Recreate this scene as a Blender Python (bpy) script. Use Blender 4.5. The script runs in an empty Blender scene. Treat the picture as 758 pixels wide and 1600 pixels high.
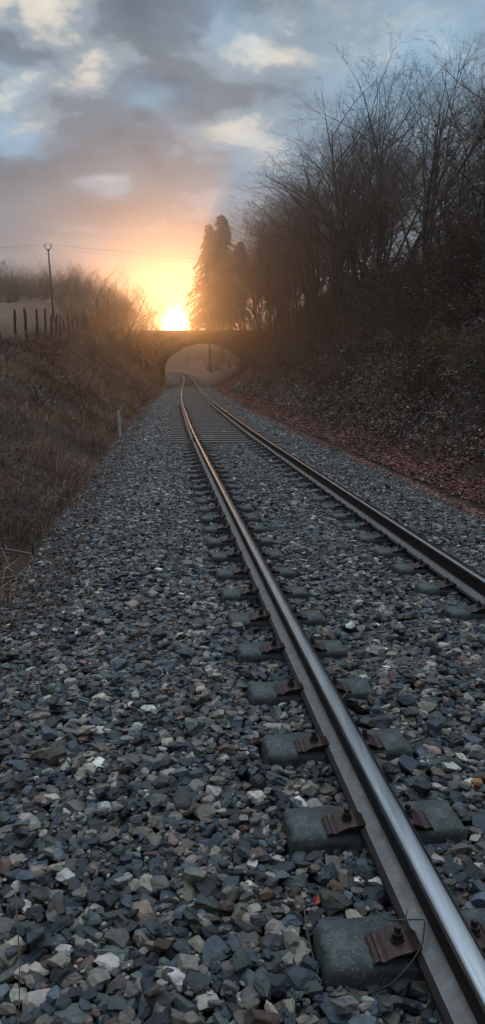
import bpy, bmesh, math, random
import numpy as np
from mathutils import Vector, Matrix, Euler

R = math.radians
rng = np.random.default_rng(7)
random.seed(7)
scene = bpy.context.scene
col = scene.collection

# ------------------------------------------------------------------ helpers
def tag(o, label=None, cat=None, group=None, kind=None):
    if label: o['label'] = label
    if cat: o['category'] = cat
    if group: o['group'] = group
    if kind: o['kind'] = kind
    return o

def empty(name, loc, rz=0.0):
    o = bpy.data.objects.new(name, None)
    col.objects.link(o)
    o.location = loc
    o.rotation_euler = (0, 0, rz)
    o.empty_display_size = 0.2
    return o

def link_mesh(name, me, parent=None):
    o = bpy.data.objects.new(name, me)
    col.objects.link(o)
    if parent is not None: o.parent = parent
    return o

def np_mesh(name, V, F, mats, parent=None, color=None, smooth=False, mat_idx=None):
    """V (n,3), F (m,k) faces of k corners"""
    V = np.asarray(V, dtype=np.float32); F = np.asarray(F, dtype=np.int32)
    me = bpy.data.meshes.new(name)
    me.vertices.add(len(V)); me.vertices.foreach_set('co', V.ravel())
    k = F.shape[1]
    me.loops.add(F.size); me.loops.foreach_set('vertex_index', F.ravel())
    me.polygons.add(len(F)); me.polygons.foreach_set('loop_start', np.arange(0, F.size, k, dtype=np.int32))
    if mat_idx is not None: me.polygons.foreach_set('material_index', np.asarray(mat_idx, dtype=np.int32))
    me.polygons.foreach_set('use_smooth', np.full(len(F), smooth, dtype=bool))
    me.update(calc_edges=True)
    if color is not None:
        a = me.attributes.new('col', 'FLOAT_COLOR', 'POINT')
        c = np.ones((len(V), 4), dtype=np.float32); c[:, :3] = color
        a.data.foreach_set('color', c.ravel())
    if not isinstance(mats, (list, tuple)): mats = [mats]
    for m in mats: me.materials.append(m)
    return link_mesh(name, me, parent)

def bm_mesh(name, bm, mats, parent=None, smooth=False):
    me = bpy.data.meshes.new(name)
    for f in bm.faces: f.smooth = smooth
    bm.to_mesh(me); bm.free()
    if not isinstance(mats, (list, tuple)): mats = [mats]
    for m in mats: me.materials.append(m)
    return link_mesh(name, me, parent)

def copy_tree(o, parent=None):
    c = o.copy(); col.objects.link(c)
    if parent is not None: c.parent = parent
    for ch in list(o.children): copy_tree(ch, c)
    return c

class Tubes:
    def __init__(self): self.V = []; self.F = []; self.n = 0
    def add(self, pts, rad, sides=4):
        P = np.asarray(pts, dtype=float); n = len(P)
        rad = np.broadcast_to(np.asarray(rad, dtype=float), (n,))
        T = np.gradient(P, axis=0); T /= (np.linalg.norm(T, axis=1)[:, None] + 1e-9)
        ref = np.array([1.0, 0, 0]) if abs(T[0, 0]) < .8 else np.array([0, 1.0, 0])
        A = np.cross(T, ref); A /= (np.linalg.norm(A, axis=1)[:, None] + 1e-9)
        B = np.cross(T, A)
        th = np.arange(sides) * 2 * math.pi / sides
        ring = (A[:, None, :] * np.cos(th)[None, :, None] + B[:, None, :] * np.sin(th)[None, :, None]) * rad[:, None, None] + P[:, None, :]
        self.V.append(ring.reshape(-1, 3))
        i = np.arange(n - 1)[:, None] * sides; j = np.arange(sides)[None, :]; j2 = (j + 1) % sides
        F = np.stack([i + j, i + j2, i + sides + j2, i + sides + j], -1).reshape(-1, 4) + self.n
        self.F.append(F)
        # end caps as degenerate-free quads only for thick tubes
        self.n += n * sides
    def build(self, name, mat, parent=None, smooth=True):
        return np_mesh(name, np.concatenate(self.V), np.concatenate(self.F), mat, parent, smooth=smooth)

def box_bm(bm, cx, cy, cz, sx, sy, sz, rot=None, bev=0.0):
    m = Matrix.Translation((cx, cy, cz))
    if rot is not None: m = m @ rot
    r = bmesh.ops.create_cube(bm, size=1, matrix=m @ Matrix.Diagonal((sx, sy, sz, 1)))
    if bev > 0:
        es = set()
        for v in r['verts']:
            for e in v.link_edges: es.add(e)
        bmesh.ops.bevel(bm, geom=list(es), offset=bev, segments=3, affect='EDGES', profile=0.6)

def vnoise(x, y, seed=0):
    """smooth value noise, numpy"""
    x = np.asarray(x, float); y = np.asarray(y, float)
    xi = np.floor(x).astype(np.int64); yi = np.floor(y).astype(np.int64)
    fx = x - xi; fy = y - yi
    fx = fx * fx * (3 - 2 * fx); fy = fy * fy * (3 - 2 * fy)
    def h(a, b):
        n = (a * 374761393 + b * 668265263 + seed * 1274126177) & 0xffffffff
        n = ((n ^ (n >> 13)) * 1274126177) & 0xffffffff
        return ((n ^ (n >> 16)) & 0xffff) / 65535.0
    return (h(xi, yi) * (1 - fx) + h(xi + 1, yi) * fx) * (1 - fy) + (h(xi, yi + 1) * (1 - fx) + h(xi + 1, yi + 1) * fx) * fy - .5

# ------------------------------------------------------------------ materials
def mat(name, base=(.5, .5, .5), rough=.8, metal=0, spec=.5):
    m = bpy.data.materials.new(name); m.use_nodes = True
    b = m.node_tree.nodes['Principled BSDF']
    b.inputs['Base Color'].default_value = (*base, 1); b.inputs['Roughness'].default_value = rough
    b.inputs['Metallic'].default_value = metal; b.inputs['Specular IOR Level'].default_value = spec
    return m, m.node_tree, b

def noisy(name, stops, scale=5, detail=6, rough=.85, bump=.3, bscale=None, metal=0, spec=.4, dist=.02, use_attr=False, attr_mix=1.0, coords='Object', stretch=(1, 1, 1), rough_var=0.0):
    m, nt, b = mat(name, stops[0][1], rough, metal, spec)
    N = nt.nodes; L = nt.links
    tc = N.new('ShaderNodeTexCoord'); mp = N.new('ShaderNodeMapping'); mp.inputs['Scale'].default_value = stretch
    L.new(tc.outputs[coords], mp.inputs[0])
    no = N.new('ShaderNodeTexNoise'); no.inputs['Scale'].default_value = scale; no.inputs['Detail'].default_value = detail
    no.inputs['Roughness'].default_value = .62
    L.new(mp.outputs[0], no.inputs['Vector'])
    cr = N.new('ShaderNodeValToRGB'); e = cr.color_ramp.elements
    while len(e) < len(stops): e.new(.5)
    for i, (p, c) in enumerate(stops): e[i].position = p; e[i].color = (*c, 1)
    L.new(no.outputs['Fac'], cr.inputs[0])
    out = cr.outputs[0]
    if use_attr:
        at = N.new('ShaderNodeAttribute'); at.attribute_name = 'col'
        mx = N.new('ShaderNodeMix'); mx.data_type = 'RGBA'; mx.blend_type = 'MULTIPLY'; mx.inputs[0].default_value = attr_mix
        L.new(at.outputs['Color'], mx.inputs[6]); L.new(out, mx.inputs[7]); out = mx.outputs[2]
    L.new(out, b.inputs['Base Color'])
    if bump > 0:
        n2 = N.new('ShaderNodeTexNoise'); n2.inputs['Scale'].default_value = bscale or scale * 3; n2.inputs['Detail'].default_value = 8
        n2.inputs['Roughness'].default_value = .7
        L.new(mp.outputs[0], n2.inputs['Vector'])
        bp = N.new('ShaderNodeBump'); bp.inputs['Strength'].default_value = bump; bp.inputs['Distance'].default_value = dist
        L.new(n2.outputs['Fac'], bp.inputs['Height']); L.new(bp.outputs[0], b.inputs['Normal'])
        if rough_var:
            mr = N.new('ShaderNodeMapRange'); mr.inputs[3].default_value = rough - rough_var; mr.inputs[4].default_value = rough + rough_var
            L.new(no.outputs['Fac'], mr.inputs[0]); L.new(mr.outputs[0], b.inputs['Roughness'])
    return m

g = lambda v: (v, v, v)
M = {}
M['stone'] = noisy('crushed_stone', [(.22, g(.38)), (.42, g(.8)), (.6, g(1.05)), (.8, (1.75, 1.7, 1.55))], scale=34, detail=10, rough=.50, bump=.9, bscale=75, dist=.007, use_attr=True, rough_var=.16, spec=.6)
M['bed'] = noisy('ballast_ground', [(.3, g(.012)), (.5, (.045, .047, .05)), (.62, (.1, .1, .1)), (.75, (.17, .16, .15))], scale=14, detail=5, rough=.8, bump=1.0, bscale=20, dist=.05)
M['concrete'] = noisy('old_concrete', [(.3, (.05, .053, .05)), (.5, (.085, .09, .083)), (.66, (.17, .175, .16)), (.8, (.3, .3, .27))], scale=14, detail=9, rough=.72, bump=.7, bscale=60, dist=.006, rough_var=.12)
def pits(m, scale=55, col=(.34, .34, .30), thr=(.30, .36)):
    nt = m.node_tree; N = nt.nodes; L = nt.links; b = N['Principled BSDF']
    src = b.inputs['Base Color'].links[0].from_socket
    tc = [n for n in N if n.type == 'TEX_COORD'][0]
    v = N.new('ShaderNodeTexNoise'); v.inputs['Scale'].default_value = scale; v.inputs['Detail'].default_value = 3; L.new(tc.outputs['Object'], v.inputs['Vector'])
    r = N.new('ShaderNodeMapRange'); r.inputs[1].default_value = .60; r.inputs[2].default_value = .68; L.new(v.outputs['Fac'], r.inputs[0])
    mx = N.new('ShaderNodeMix'); mx.data_type = 'RGBA'; L.new(r.outputs[0], mx.inputs[0]); L.new(src, mx.inputs[6]); mx.inputs[7].default_value = (*col, 1)
    v2 = N.new('ShaderNodeTexVoronoi'); v2.inputs['Scale'].default_value = scale * .8; L.new(tc.outputs['Object'], v2.inputs['Vector'])
    r2 = N.new('ShaderNodeMapRange'); r2.inputs[1].default_value = .10; r2.inputs[2].default_value = .22; r2.inputs[3].default_value = .35; L.new(v2.outputs['Distance'], r2.inputs[0])
    m2 = N.new('ShaderNodeMix'); m2.data_type = 'RGBA'; m2.blend_type = 'MULTIPLY'; m2.inputs[0].default_value = .8; L.new(mx.outputs[2], m2.inputs[6]); L.new(r2.outputs[0], m2.inputs[7])
    L.new(m2.outputs[2], b.inputs['Base Color'])
pits(M['concrete'], scale=110, col=(.2, .2, .18))
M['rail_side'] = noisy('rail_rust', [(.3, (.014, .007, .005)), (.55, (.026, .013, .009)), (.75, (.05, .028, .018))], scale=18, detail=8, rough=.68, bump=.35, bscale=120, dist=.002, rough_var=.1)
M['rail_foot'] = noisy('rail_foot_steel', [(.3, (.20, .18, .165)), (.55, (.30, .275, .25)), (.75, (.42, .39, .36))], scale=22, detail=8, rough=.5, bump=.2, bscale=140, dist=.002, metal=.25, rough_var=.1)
M['rail_top'] = noisy('rail_polished', [(.3, (.36, .37, .38)), (.6, (.52, .52, .52))], scale=30, detail=5, rough=.19, bump=.05, bscale=200, dist=.001, metal=1.0, stretch=(1, .05, 1), rough_var=.07)
M['clip'] = noisy('clip_rust', [(.3, (.045, .026, .022)), (.55, (.085, .048, .042)), (.75, (.15, .10, .09))], scale=35, rough=.42, bump=.3, bscale=160, dist=.002, metal=.45, rough_var=.12)
M['bolt'] = noisy('bolt_steel', [(.3, (.03, .022, .018)), (.7, (.1, .08, .07))], scale=60, rough=.45, bump=.2, dist=.001, metal=.5)
M['wood_sleeper'] = noisy('weathered_sleeper_wood', [(.3, (.08, .06, .048)), (.5, (.18, .145, .12)), (.72, (.32, .28, .24))], scale=3, detail=9, rough=.7, bump=.8, bscale=9, dist=.01, stretch=(.6, 9, 3))
M['pale_wood'] = noisy('pale_sleeper_wood', [(.3, (.2, .17, .14)), (.7, (.42, .38, .33))], scale=4, rough=.7, bump=.4, stretch=(.6, 9, 3))
M['bark'] = noisy('dark_bark', [(.3, (.035, .027, .02)), (.55, (.085, .066, .048)), (.75, (.16, .13, .10))], scale=7, rough=.9, bump=.6, bscale=30, dist=.01, stretch=(1, 1, .3))
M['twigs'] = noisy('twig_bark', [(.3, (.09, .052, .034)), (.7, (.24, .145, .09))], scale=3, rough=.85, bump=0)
M['twigs_pale'] = noisy('pale_sunlit_twigs', [(.3, (.24, .14, .08)), (.7, (.5, .34, .2))], scale=3, rough=.8, bump=0)  # golden sunlight of the far grove put into the twig colour
M['twigs_red'] = noisy('reddish_twig_bark', [(.3, (.09, .022, .016)), (.7, (.17, .05, .035))], scale=3, rough=.7, bump=0)
M['twig_dry'] = noisy('dry_twig', [(.3, (.05, .036, .025)), (.7, (.17, .13, .09))], scale=20, rough=.8, bump=.3)
M['earth'] = noisy('bank_earth', [(.3, (.045, .025, .017)), (.5, (.10, .058, .038)), (.7, (.18, .11, .07))], scale=2.2, detail=10, rough=.95, bump=1.0, bscale=6, dist=.15, coords='Object')
M['leaf'] = noisy('leaf_litter', [(.3, g(.7)), (.7, g(1.25))], scale=30, rough=.75, bump=.2, use_attr=True, spec=.3)
M['grass'] = noisy('dead_grass', [(.3, g(.7)), (.7, g(1.25))], scale=6, rough=.8, bump=0, use_attr=True, spec=.25)
M['ivy'] = noisy('ivy_leaf', [(.3, g(.7)), (.7, g(1.25))], scale=12, rough=.5, bump=0, use_attr=True, spec=.4)
M['needles'] = noisy('conifer_needles', [(.3, (.03, .05, .018)), (.7, (.08, .11, .04))], scale=2, rough=.8, bump=0)
M['post'] = noisy('old_fence_wood', [(.3, (.02, .016, .012)), (.7, (.06, .047, .037))], scale=8, rough=.9, bump=.6, stretch=(1, 1, .2))
M['wire'] = mat('fence_wire', (.08, .075, .07), .5, .6)[0]
M['white'] = noisy('dirty_white_paint', [(.3, (.7, .67, .62)), (.55, (.82, .80, .77)), (.75, (.86, .85, .83))], scale=9, rough=.55, bump=.15)
M['pole'] = noisy('grey_pole_concrete', [(.3, (.09, .08, .07)), (.7, (.18, .165, .145))], scale=4, rough=.85, bump=.3)
M['insul'] = mat('insulator_glass', (.1, .06, .04), .25)[0]
M['pipe'] = noisy('pale_stick', [(.3, (.12, .09, .065)), (.7, (.26, .2, .15))], scale=6, rough=.7, bump=.3)
M['red_leaf'] = mat('red_leaf', (.45, .055, .02), .55)[0]
M['orange_stone'] = noisy('orange_stone', [(.3, (.4, .17, .06)), (.7, (.62, .32, .15))], scale=40, rough=.6, bump=.4, dist=.003)

def meadow_glow(m):  # meadow colour made paler and warmer to stand in for hazy light
    nt = m.node_tree; N = nt.nodes; L = nt.links; b = N['Principled BSDF']
    src = b.inputs['Base Color'].links[0].from_socket
    tc = [n for n in N if n.type == 'TEX_COORD'][0]; sp = N.new('ShaderNodeSeparateXYZ'); L.new(tc.outputs['Object'], sp.inputs[0])
    r1 = N.new('ShaderNodeMapRange'); r1.inputs[1].default_value = -14; r1.inputs[2].default_value = -20; L.new(sp.outputs[0], r1.inputs[0])
    r2 = N.new('ShaderNodeMapRange'); r2.inputs[1].default_value = 125; r2.inputs[2].default_value = 160; L.new(sp.outputs[1], r2.inputs[0])
    mx = N.new('ShaderNodeMath'); mx.operation = 'MAXIMUM'; L.new(r1.outputs[0], mx.inputs[0]); L.new(r2.outputs[0], mx.inputs[1])
    no = N.new('ShaderNodeTexNoise'); no.inputs['Scale'].default_value = .6; no.inputs['Detail'].default_value = 8; L.new(tc.outputs['Object'], no.inputs['Vector'])
    cr = N.new('ShaderNodeValToRGB'); cr.color_ramp.elements[0].color = (.24, .12, .07, 1); cr.color_ramp.elements[1].color = (.40, .23, .14, 1); L.new(no.outputs['Fac'], cr.inputs[0])
    mm = N.new('ShaderNodeMix'); mm.data_type = 'RGBA'; L.new(mx.outputs[0], mm.inputs[0]); L.new(src, mm.inputs[6]); L.new(cr.outputs[0], mm.inputs[7]); L.new(mm.outputs[2], b.inputs['Base Color'])
meadow_glow(M['earth'])
def masonry():
    m, nt, b = mat('bridge_masonry', (.1, .08, .06), .9)
    N = nt.nodes; L = nt.links
    tc = N.new('ShaderNodeTexCoord'); sp = N.new('ShaderNodeSeparateXYZ'); cb = N.new('ShaderNodeCombineXYZ')
    L.new(tc.outputs['Object'], sp.inputs[0]); L.new(sp.outputs[0], cb.inputs[0]); L.new(sp.outputs[2], cb.inputs[1])
    br = N.new('ShaderNodeTexBrick'); br.inputs['Scale'].default_value = 1.0
    br.inputs['Brick Width'].default_value = .55; br.inputs['Row Height'].default_value = .26; br.inputs['Mortar Size'].default_value = .02
    br.inputs['Color1'].default_value = (.11, .085, .065, 1); br.inputs['Color2'].default_value = (.17, .13, .10, 1); br.inputs['Mortar'].default_value = (.06, .05, .04, 1)
    L.new(cb.outputs[0], br.inputs[0])
    no = N.new('ShaderNodeTexNoise'); no.inputs['Scale'].default_value = 1.5; no.inputs['Detail'].default_value = 8
    L.new(tc.outputs['Object'], no.inputs[0])
    mx = N.new('ShaderNodeMix'); mx.data_type = 'RGBA'; mx.blend_type = 'MULTIPLY'; mx.inputs[0].default_value = .7
    L.new(br.outputs[0], mx.inputs[6]); L.new(no.outputs['Color'], mx.inputs[7]); L.new(mx.outputs[2], b.inputs['Base Color'])
    bp = N.new('ShaderNodeBump'); bp.inputs['Strength'].default_value = .6; bp.inputs['Distance'].default_value = .03
    L.new(br.outputs['Fac'], bp.inputs['Height']); bp.invert = True; L.new(bp.outputs[0], b.inputs['Normal'])
    return m
M['masonry'] = masonry()

# ------------------------------------------------------------------ the line of the track
CL = np.array([(-40, 5.93), (-20, 3.72), (0, 1.505), (20, -.576), (40, -2.39), (60, -3.94), (80, -5.38), (104, -7.1), (135, -9.3), (165, -12.0),
               (190, -15.6), (215, -21.5), (240, -30), (280, -48), (350, -92), (500, -200), (950, -550)], float)
def catmull(P, n=24):
    out = []
    Q = np.vstack([2 * P[0] - P[1], P, 2 * P[-1] - P[-2]])
    for i in range(1, len(Q) - 2):
        p0, p1, p2, p3 = Q[i - 1], Q[i], Q[i + 1], Q[i + 2]
        for k in range(n):
            t = k / n
            out.append(.5 * ((2 * p1) + (-p0 + p2) * t + (2 * p0 - 5 * p1 + 4 * p2 - p3) * t * t + (-p0 + 3 * p1 - 3 * p2 + p3) * t ** 3))
    out.append(P[-1]); return np.array(out)
YY = np.linspace(-300, 950, 2501)
_x = np.interp(YY, CL[:, 0], CL[:, 1]); 
# smooth the polyline by a wide moving average so the curve has no corners
_k = np.hanning(41); _k /= _k.sum()
_xp = np.concatenate([_x[0] - (_x[1] - _x[0]) * np.arange(40, 0, -1), _x, _x[-1] + (_x[-1] - _x[-2]) * np.arange(1, 41)])
_xs = np.convolve(_xp, _k, 'same')[40:-40]
_xs[YY < -40] = 1.505 - .1107 * YY[YY < -40]
_dx = np.gradient(_xs, YY)
def XC(y): return np.interp(y, YY, _xs)
def SL(y): return np.interp(y, YY, _dx)
_zy = np.array([-300, 66, 80, 104, 135, 165, 190, 230, 950.]); _zz = np.array([0, 0, .04, .2, .52, .9, 1.28, 1.45, 1.6])
_zs = np.convolve(np.pad(np.interp(YY, _zy, _zz), 30, 'edge'), np.hanning(31) / np.hanning(31).sum(), 'same')[30:-30]
def ZR(y): return np.interp(y, YY, _zs)
def W(y, t, z=0.0):
    """track coordinates -> world"""
    s = SL(y); c = 1 / np.sqrt(1 + s * s)
    return np.stack([XC(y) + t * c, y - t * s * c, z + ZR(y)], -1)
def inv(x, y):
    s = SL(y); c = 1 / np.sqrt(1 + s * s)
    return y + (x - XC(y)) * s * c * c, (x - XC(y)) * c     # first-order y of the foot, lateral t
def heading(y): return math.atan2(1, float(SL(y))) - math.pi / 2

def bank(y, t):
    """ground height over rail-head level at track coords"""
    y = np.asarray(y, float); t = np.asarray(t, float)
    wl = np.interp(y, [0, 35, 60, 100], [4.7, 5.0, 6.6, 8.5]); hl = np.interp(y, [0, 18, 35, 60, 90, 110], [1.5, 1.6, 2.6, 4.1, 5.5, 6.1])
    wr = np.interp(y, [0, 15, 50, 100], [4.7, 4.8, 8, 11]); hr = np.interp(y, [0, 15, 50, 90, 130], [3.6, 3.7, 5.0, 6.2, 6.6])
    far = np.clip((y - 120) / 120, 0, 1)
    ul = np.clip((-t - 2.9) / wl, 0, 1); ur = np.clip((t - 2.9) / wr, 0, 1)
    sl = ul * (1.25 - .25 * ul) ; sl = sl * .75 + .25 * (ul * ul * (3 - 2 * ul))
    sr = .35 * ur + .65 * ur * ur * (3 - 2 * ur)
    z = -.47 + np.where(t < 0, (hl + .47) * sl, (hr + .47) * sr)
    X = XC(y) + t
    z = z - .012 * np.clip(-t - 8.5, 0, 60) + .015 * np.clip(t - 9, 0, 200)
    ss = lambda q: np.clip(q, 0, 1) ** 2 * (3 - 2 * np.clip(q, 0, 1))
    z = z + (3.6 + 1.2 * vnoise(X / 9, y / 9, 61) + .5 * vnoise(X / 3, y / 3, 62)) * ss((-t - 9.8) / 6.5) * ss((y - 48) / 42)
    rise_ = np.clip((y - 185) / 90, 0, 1); z = z + 7 * rise_ * rise_ * (3 - 2 * rise_) * np.clip((np.abs(t) - 3) / 8, 0, 1)
    amp = np.clip((np.abs(t) - 2.9) / 1.2, 0, 1)
    z = z + amp * np.where(t < 0, .55, 1.0) * (.55 * vnoise(X / 2.3, y / 2.3, 3) + .28 * vnoise(X / .9, y / .9, 5))
    # the bed hides under the ballast
    z = np.where(np.abs(t) < 2.95, -.62 + .15 * np.clip((np.abs(t) - 2.5) / .45, 0, 1), z)
    return z
def ground_z(y, t): return bank(y, t) + ZR(y)
def P(y, t, dz=0.0):
    w = W(float(y), float(t)); return Vector((float(w[0]), float(w[1]), float(ground_z(y, t)) + dz))

# ------------------------------------------------------------------ ground
def axis(a, b, step, lo, hi, grow=1.12):
    c = list(np.arange(a, b + 1e-6, step)); s = step; x = c[-1]
    while x < hi: s = min(s * grow, 40); x += s; c.append(min(x, hi))
    s = step; x = c[0]; pre = []
    while x > lo: s = min(s * grow, 40); x -= s; pre.append(max(x, lo))
    return np.array(pre[::-1] + c)
gy = axis(-4, 60, .3, -120, 250, 1.03); gt = axis(-11, 13, .28, -190, 190, 1.08)
GY, GT = np.meshgrid(gy, gt, indexing='ij')
# beyond the cutting the sheet is laid out in world x so that it never folds
w = W(GY.ravel(), 0 * GY.ravel())
V = np.stack([w[:, 0] + GT.ravel(), GY.ravel(), ground_z(GY.ravel(), GT.ravel())], -1)
ny, nt_ = len(gy), len(gt)
i = np.arange(ny - 1)[:, None] * nt_; j = np.arange(nt_ - 1)[None, :]
F = np.stack([i + j, i + j + 1, i + nt_ + j + 1, i + nt_ + j], -1).reshape(-1, 4)
tag(np_mesh('ground', V, F, M['earth'], smooth=True), 'brown earth of the cutting and the field above it', kind='structure')

def bed_z(t):
    a = np.abs(t)
    return np.interp(a, [0, 1.75, 2.95, 3.05], [-.228, -.238, -.51, -.63])
def place_z_bed(y, t): return bed_z(t) + ZR(y)
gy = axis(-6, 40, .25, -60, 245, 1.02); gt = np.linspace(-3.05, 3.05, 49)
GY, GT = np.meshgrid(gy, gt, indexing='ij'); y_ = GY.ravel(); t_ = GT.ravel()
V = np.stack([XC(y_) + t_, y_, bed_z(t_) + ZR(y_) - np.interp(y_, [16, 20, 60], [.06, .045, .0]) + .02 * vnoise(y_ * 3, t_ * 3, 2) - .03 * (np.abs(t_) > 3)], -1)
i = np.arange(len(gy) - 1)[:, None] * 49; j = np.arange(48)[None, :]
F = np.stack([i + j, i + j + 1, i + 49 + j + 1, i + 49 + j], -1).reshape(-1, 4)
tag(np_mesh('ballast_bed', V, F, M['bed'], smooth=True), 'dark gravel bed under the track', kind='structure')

# ------------------------------------------------------------------ sleepers: where they lie
def spots(y0, y1, step):
    out = [y0]
    while out[-1] < y1:
        s = float(SL(out[-1])); out.append(out[-1] + step / math.sqrt(1 + s * s))
    return out
conc = [2.02 - .6 * k for k in (3, 2, 1)] + spots(2.02, 17.0, .6)
conc = [y - .0 for y in conc]
wood = spots(conc[-1] + .62, 190, .6)
# ------------------------------------------------------------------ ballast stones
PAL = np.array([.92, .86, .80]) * np.array([(.042, .050, .064), (.072, .090, .115), (.105, .128, .152), (.10, .118, .110), (.20, .175, .15), (.34, .29, .235),
                (.40, .36, .31), (.24, .165, .135), (.22, .125, .09), (.60, .58, .54), (.05, .056, .058)])
PW = np.array([.11, .14, .13, .13, .15, .13, .08, .06, .018, .03, .07]); PW /= PW.sum()

def rock_proto(seed, bev, cuts):
    r = random.Random(seed); bm = bmesh.new()
    bmesh.ops.create_cube(bm, size=2)
    for k in range(cuts):
        n = Vector((r.gauss(0, 1), r.gauss(0, 1), r.gauss(0, 1))).normalized()
        d = r.uniform(.62, .98)
        geo = bm.verts[:] + bm.edges[:] + bm.faces[:]
        res = bmesh.ops.bisect_plane(bm, geom=geo, plane_co=n * d, plane_no=n, clear_outer=True)
        ed = [e for e in res['geom_cut'] if isinstance(e, bmesh.types.BMEdge)]
        if ed:
            bmesh.ops.contextual_create(bm, geom=ed)
    bmesh.ops.remove_doubles(bm, verts=bm.verts[:], dist=.04)
    if bev:
        bmesh.ops.bevel(bm, geom=bm.edges[:], offset=.055, segments=1, affect='EDGES')
        bmesh.ops.triangulate(bm, faces=bm.faces[:])
        bmesh.ops.subdivide_edges(bm, edges=[e for e in bm.edges if e.calc_length() > .55], cuts=1)
        for v in bm.verts:
            v.co += Vector((r.gauss(0, 1), r.gauss(0, 1), r.gauss(0, 1))) * .03
    bmesh.ops.triangulate(bm, faces=bm.faces[:])
    bmesh.ops.recalc_face_normals(bm, faces=bm.faces[:])
    bm.verts.ensure_lookup_table()
    V = np.array([v.co[:] for v in bm.verts]); F = np.array([[v.index for v in f.verts] for f in bm.faces], dtype=np.int32)
    bm.free(); V -= (V.max(0) + V.min(0)) / 2; V /= (V.max(0) - V.min(0)) / 2
    return V, F
near_p = [rock_proto(100 + k, True, 10 + k % 6) for k in range(30)]
mid_p = [rock_proto(300 + k, False, 7 + k % 4) for k in range(24)]

def rot_mats(a, b, c):
    ca, sa, cb, sb, cc, sc = np.cos(a), np.sin(a), np.cos(b), np.sin(b), np.cos(c), np.sin(c)
    z = np.zeros_like(a); o = np.ones_like(a)
    Rz = np.stack([ca, -sa, z, sa, ca, z, z, z, o], -1).reshape(-1, 3, 3)
    Rx = np.stack([o, z, z, z, cb, -sb, z, sb, cb], -1).reshape(-1, 3, 3)
    Rz2 = np.stack([cc, -sc, z, sc, cc, z, z, z, o], -1).reshape(-1, 3, 3)
    return Rz @ Rx @ Rz2

def emit(protos, pos, size, tilt, out, cid=None):
    n = len(pos); pid = rng.integers(0, len(protos), n)
    Rm = rot_mats(rng.uniform(0, 6.28, n), rng.normal(0, 1, n) * tilt, rng.uniform(0, 6.28, n))
    cidx = rng.choice(len(PAL), n, p=PW) if cid is None else cid
    c = PAL[cidx] * np.clip(np.exp(rng.normal(-.12, .48, (n, 1))), .3, 2.3) * rng.uniform(.95, 1.05, (n, 3))
    for k, (pv, pf) in enumerate(protos):
        idx = np.nonzero(pid == k)[0]
        if not len(idx): continue
        v = pv[None] * size[idx][:, None, :]
        v = np.einsum('nij,nvj->nvi', Rm[idx], v) + pos[idx][:, None, :]
        out['V'].append(v.reshape(-1, 3))
        out['F'].append((pf[None] + (np.arange(len(idx)) * len(pv))[:, None, None]).reshape(-1, 3) + out['n'])
        out['C'].append(np.repeat(c[idx], len(pv), 0)); out['n'] += len(idx) * len(pv)

conc_a = np.array(conc); wood_a = np.array(wood)
def on_sleeper(y, t, r):
    if y < conc[-1] + .35:
        d = np.min(np.abs(conc_a + .045 - y)); at = abs(abs(t) - .7535)
        return d < .105 + r * .6 and at < .335 + r * .6
    d = np.min(np.abs(wood_a - y)); return d < .115 + r * .5 and abs(t) < 1.3 + r * .5
def visible(x, y, m=.7):
    return np.abs(x) < .335 * np.maximum(y + .4, .3) + m

def pile(y0, y1, cell, smin, smax, fill_try, protos, out, tmax=3.0):
    """drop stones one by one on a height field until the bed is full"""
    ny_ = int((y1 - y0) / cell) + 1; ntt = int(2 * tmax / cell) + 1
    tt = -tmax + np.arange(ntt) * cell; yy = y0 + np.arange(ny_) * cell
    lvl = np.broadcast_to(bed_z(tt)[None, :], (ny_, ntt)) + .018 * vnoise(yy[:, None] * 2.0, tt[None, :] * 2.0, 11) + .01 * vnoise(yy[:, None] * 6, tt[None, :] * 6, 12)
    H = lvl - .065 - .0 * lvl
    n = int((y1 - y0) * 2 * tmax * fill_try)
    Ys = rng.uniform(y0, y1, n); Ts = rng.uniform(-tmax, tmax, n)
    x = XC(Ys) + Ts; keep = visible(x, Ys); Ys, Ts = Ys[keep], Ts[keep]; n = len(Ys)
    sz = smin + (smax - smin) * rng.beta(1.4, 2.6, n); sm = rng.random(n) < .28; sz[sm] = rng.uniform(.35, .8, sm.sum()) * smin
    asp = np.stack([np.ones(n), rng.uniform(.5, .92, n), rng.uniform(.32, .68, n)], -1)
    P_, S_ = [], []
    order = np.argsort(-sz * rng.uniform(.7, 1.3, n))
    for k in order:
        y, t, r = Ys[k], Ts[k], sz[k] * .5
        if on_sleeper(y, t, r): 
            continue
        rr = r * .78; w = max(1, int(rr / cell))
        iy = int((y - y0) / cell); it = int((t + tmax) / cell)
        if iy < w or it < w or iy >= ny_ - w or it >= ntt - w: continue
        sub = H[iy - w:iy + w + 1, it - w:it + w + 1]
        hmax = sub.max(); base = .55 * hmax + .45 * sub.mean()
        c = asp[k, 2] * r
        zc = base + c * .7
        top = zc + c * .75
        L_ = lvl[iy, it]
        railz = abs(abs(t) - .7535) < .075 + rr * .5
        if railz and top > -.177: continue
        if top > L_ + .02 and rng.random() > .03: continue
        P_.append((y, t, zc)); S_.append(asp[k] * r)
        q = np.arange(-w, w + 1) * cell / rr
        d2 = q[:, None] ** 2 + q[None, :] ** 2
        np.maximum(sub, np.where(d2 < 1.05, zc + c * .75 * np.sqrt(np.clip(1 - d2 * .8, 0, 1)), -9), out=sub)
    P_ = np.array(P_); S_ = np.array(S_)
    s = SL(P_[:, 0])
    pos = W(P_[:, 0], P_[:, 1], P_[:, 2])
    emit(protos, pos, S_, .30, out)
    return len(P_)

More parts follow.
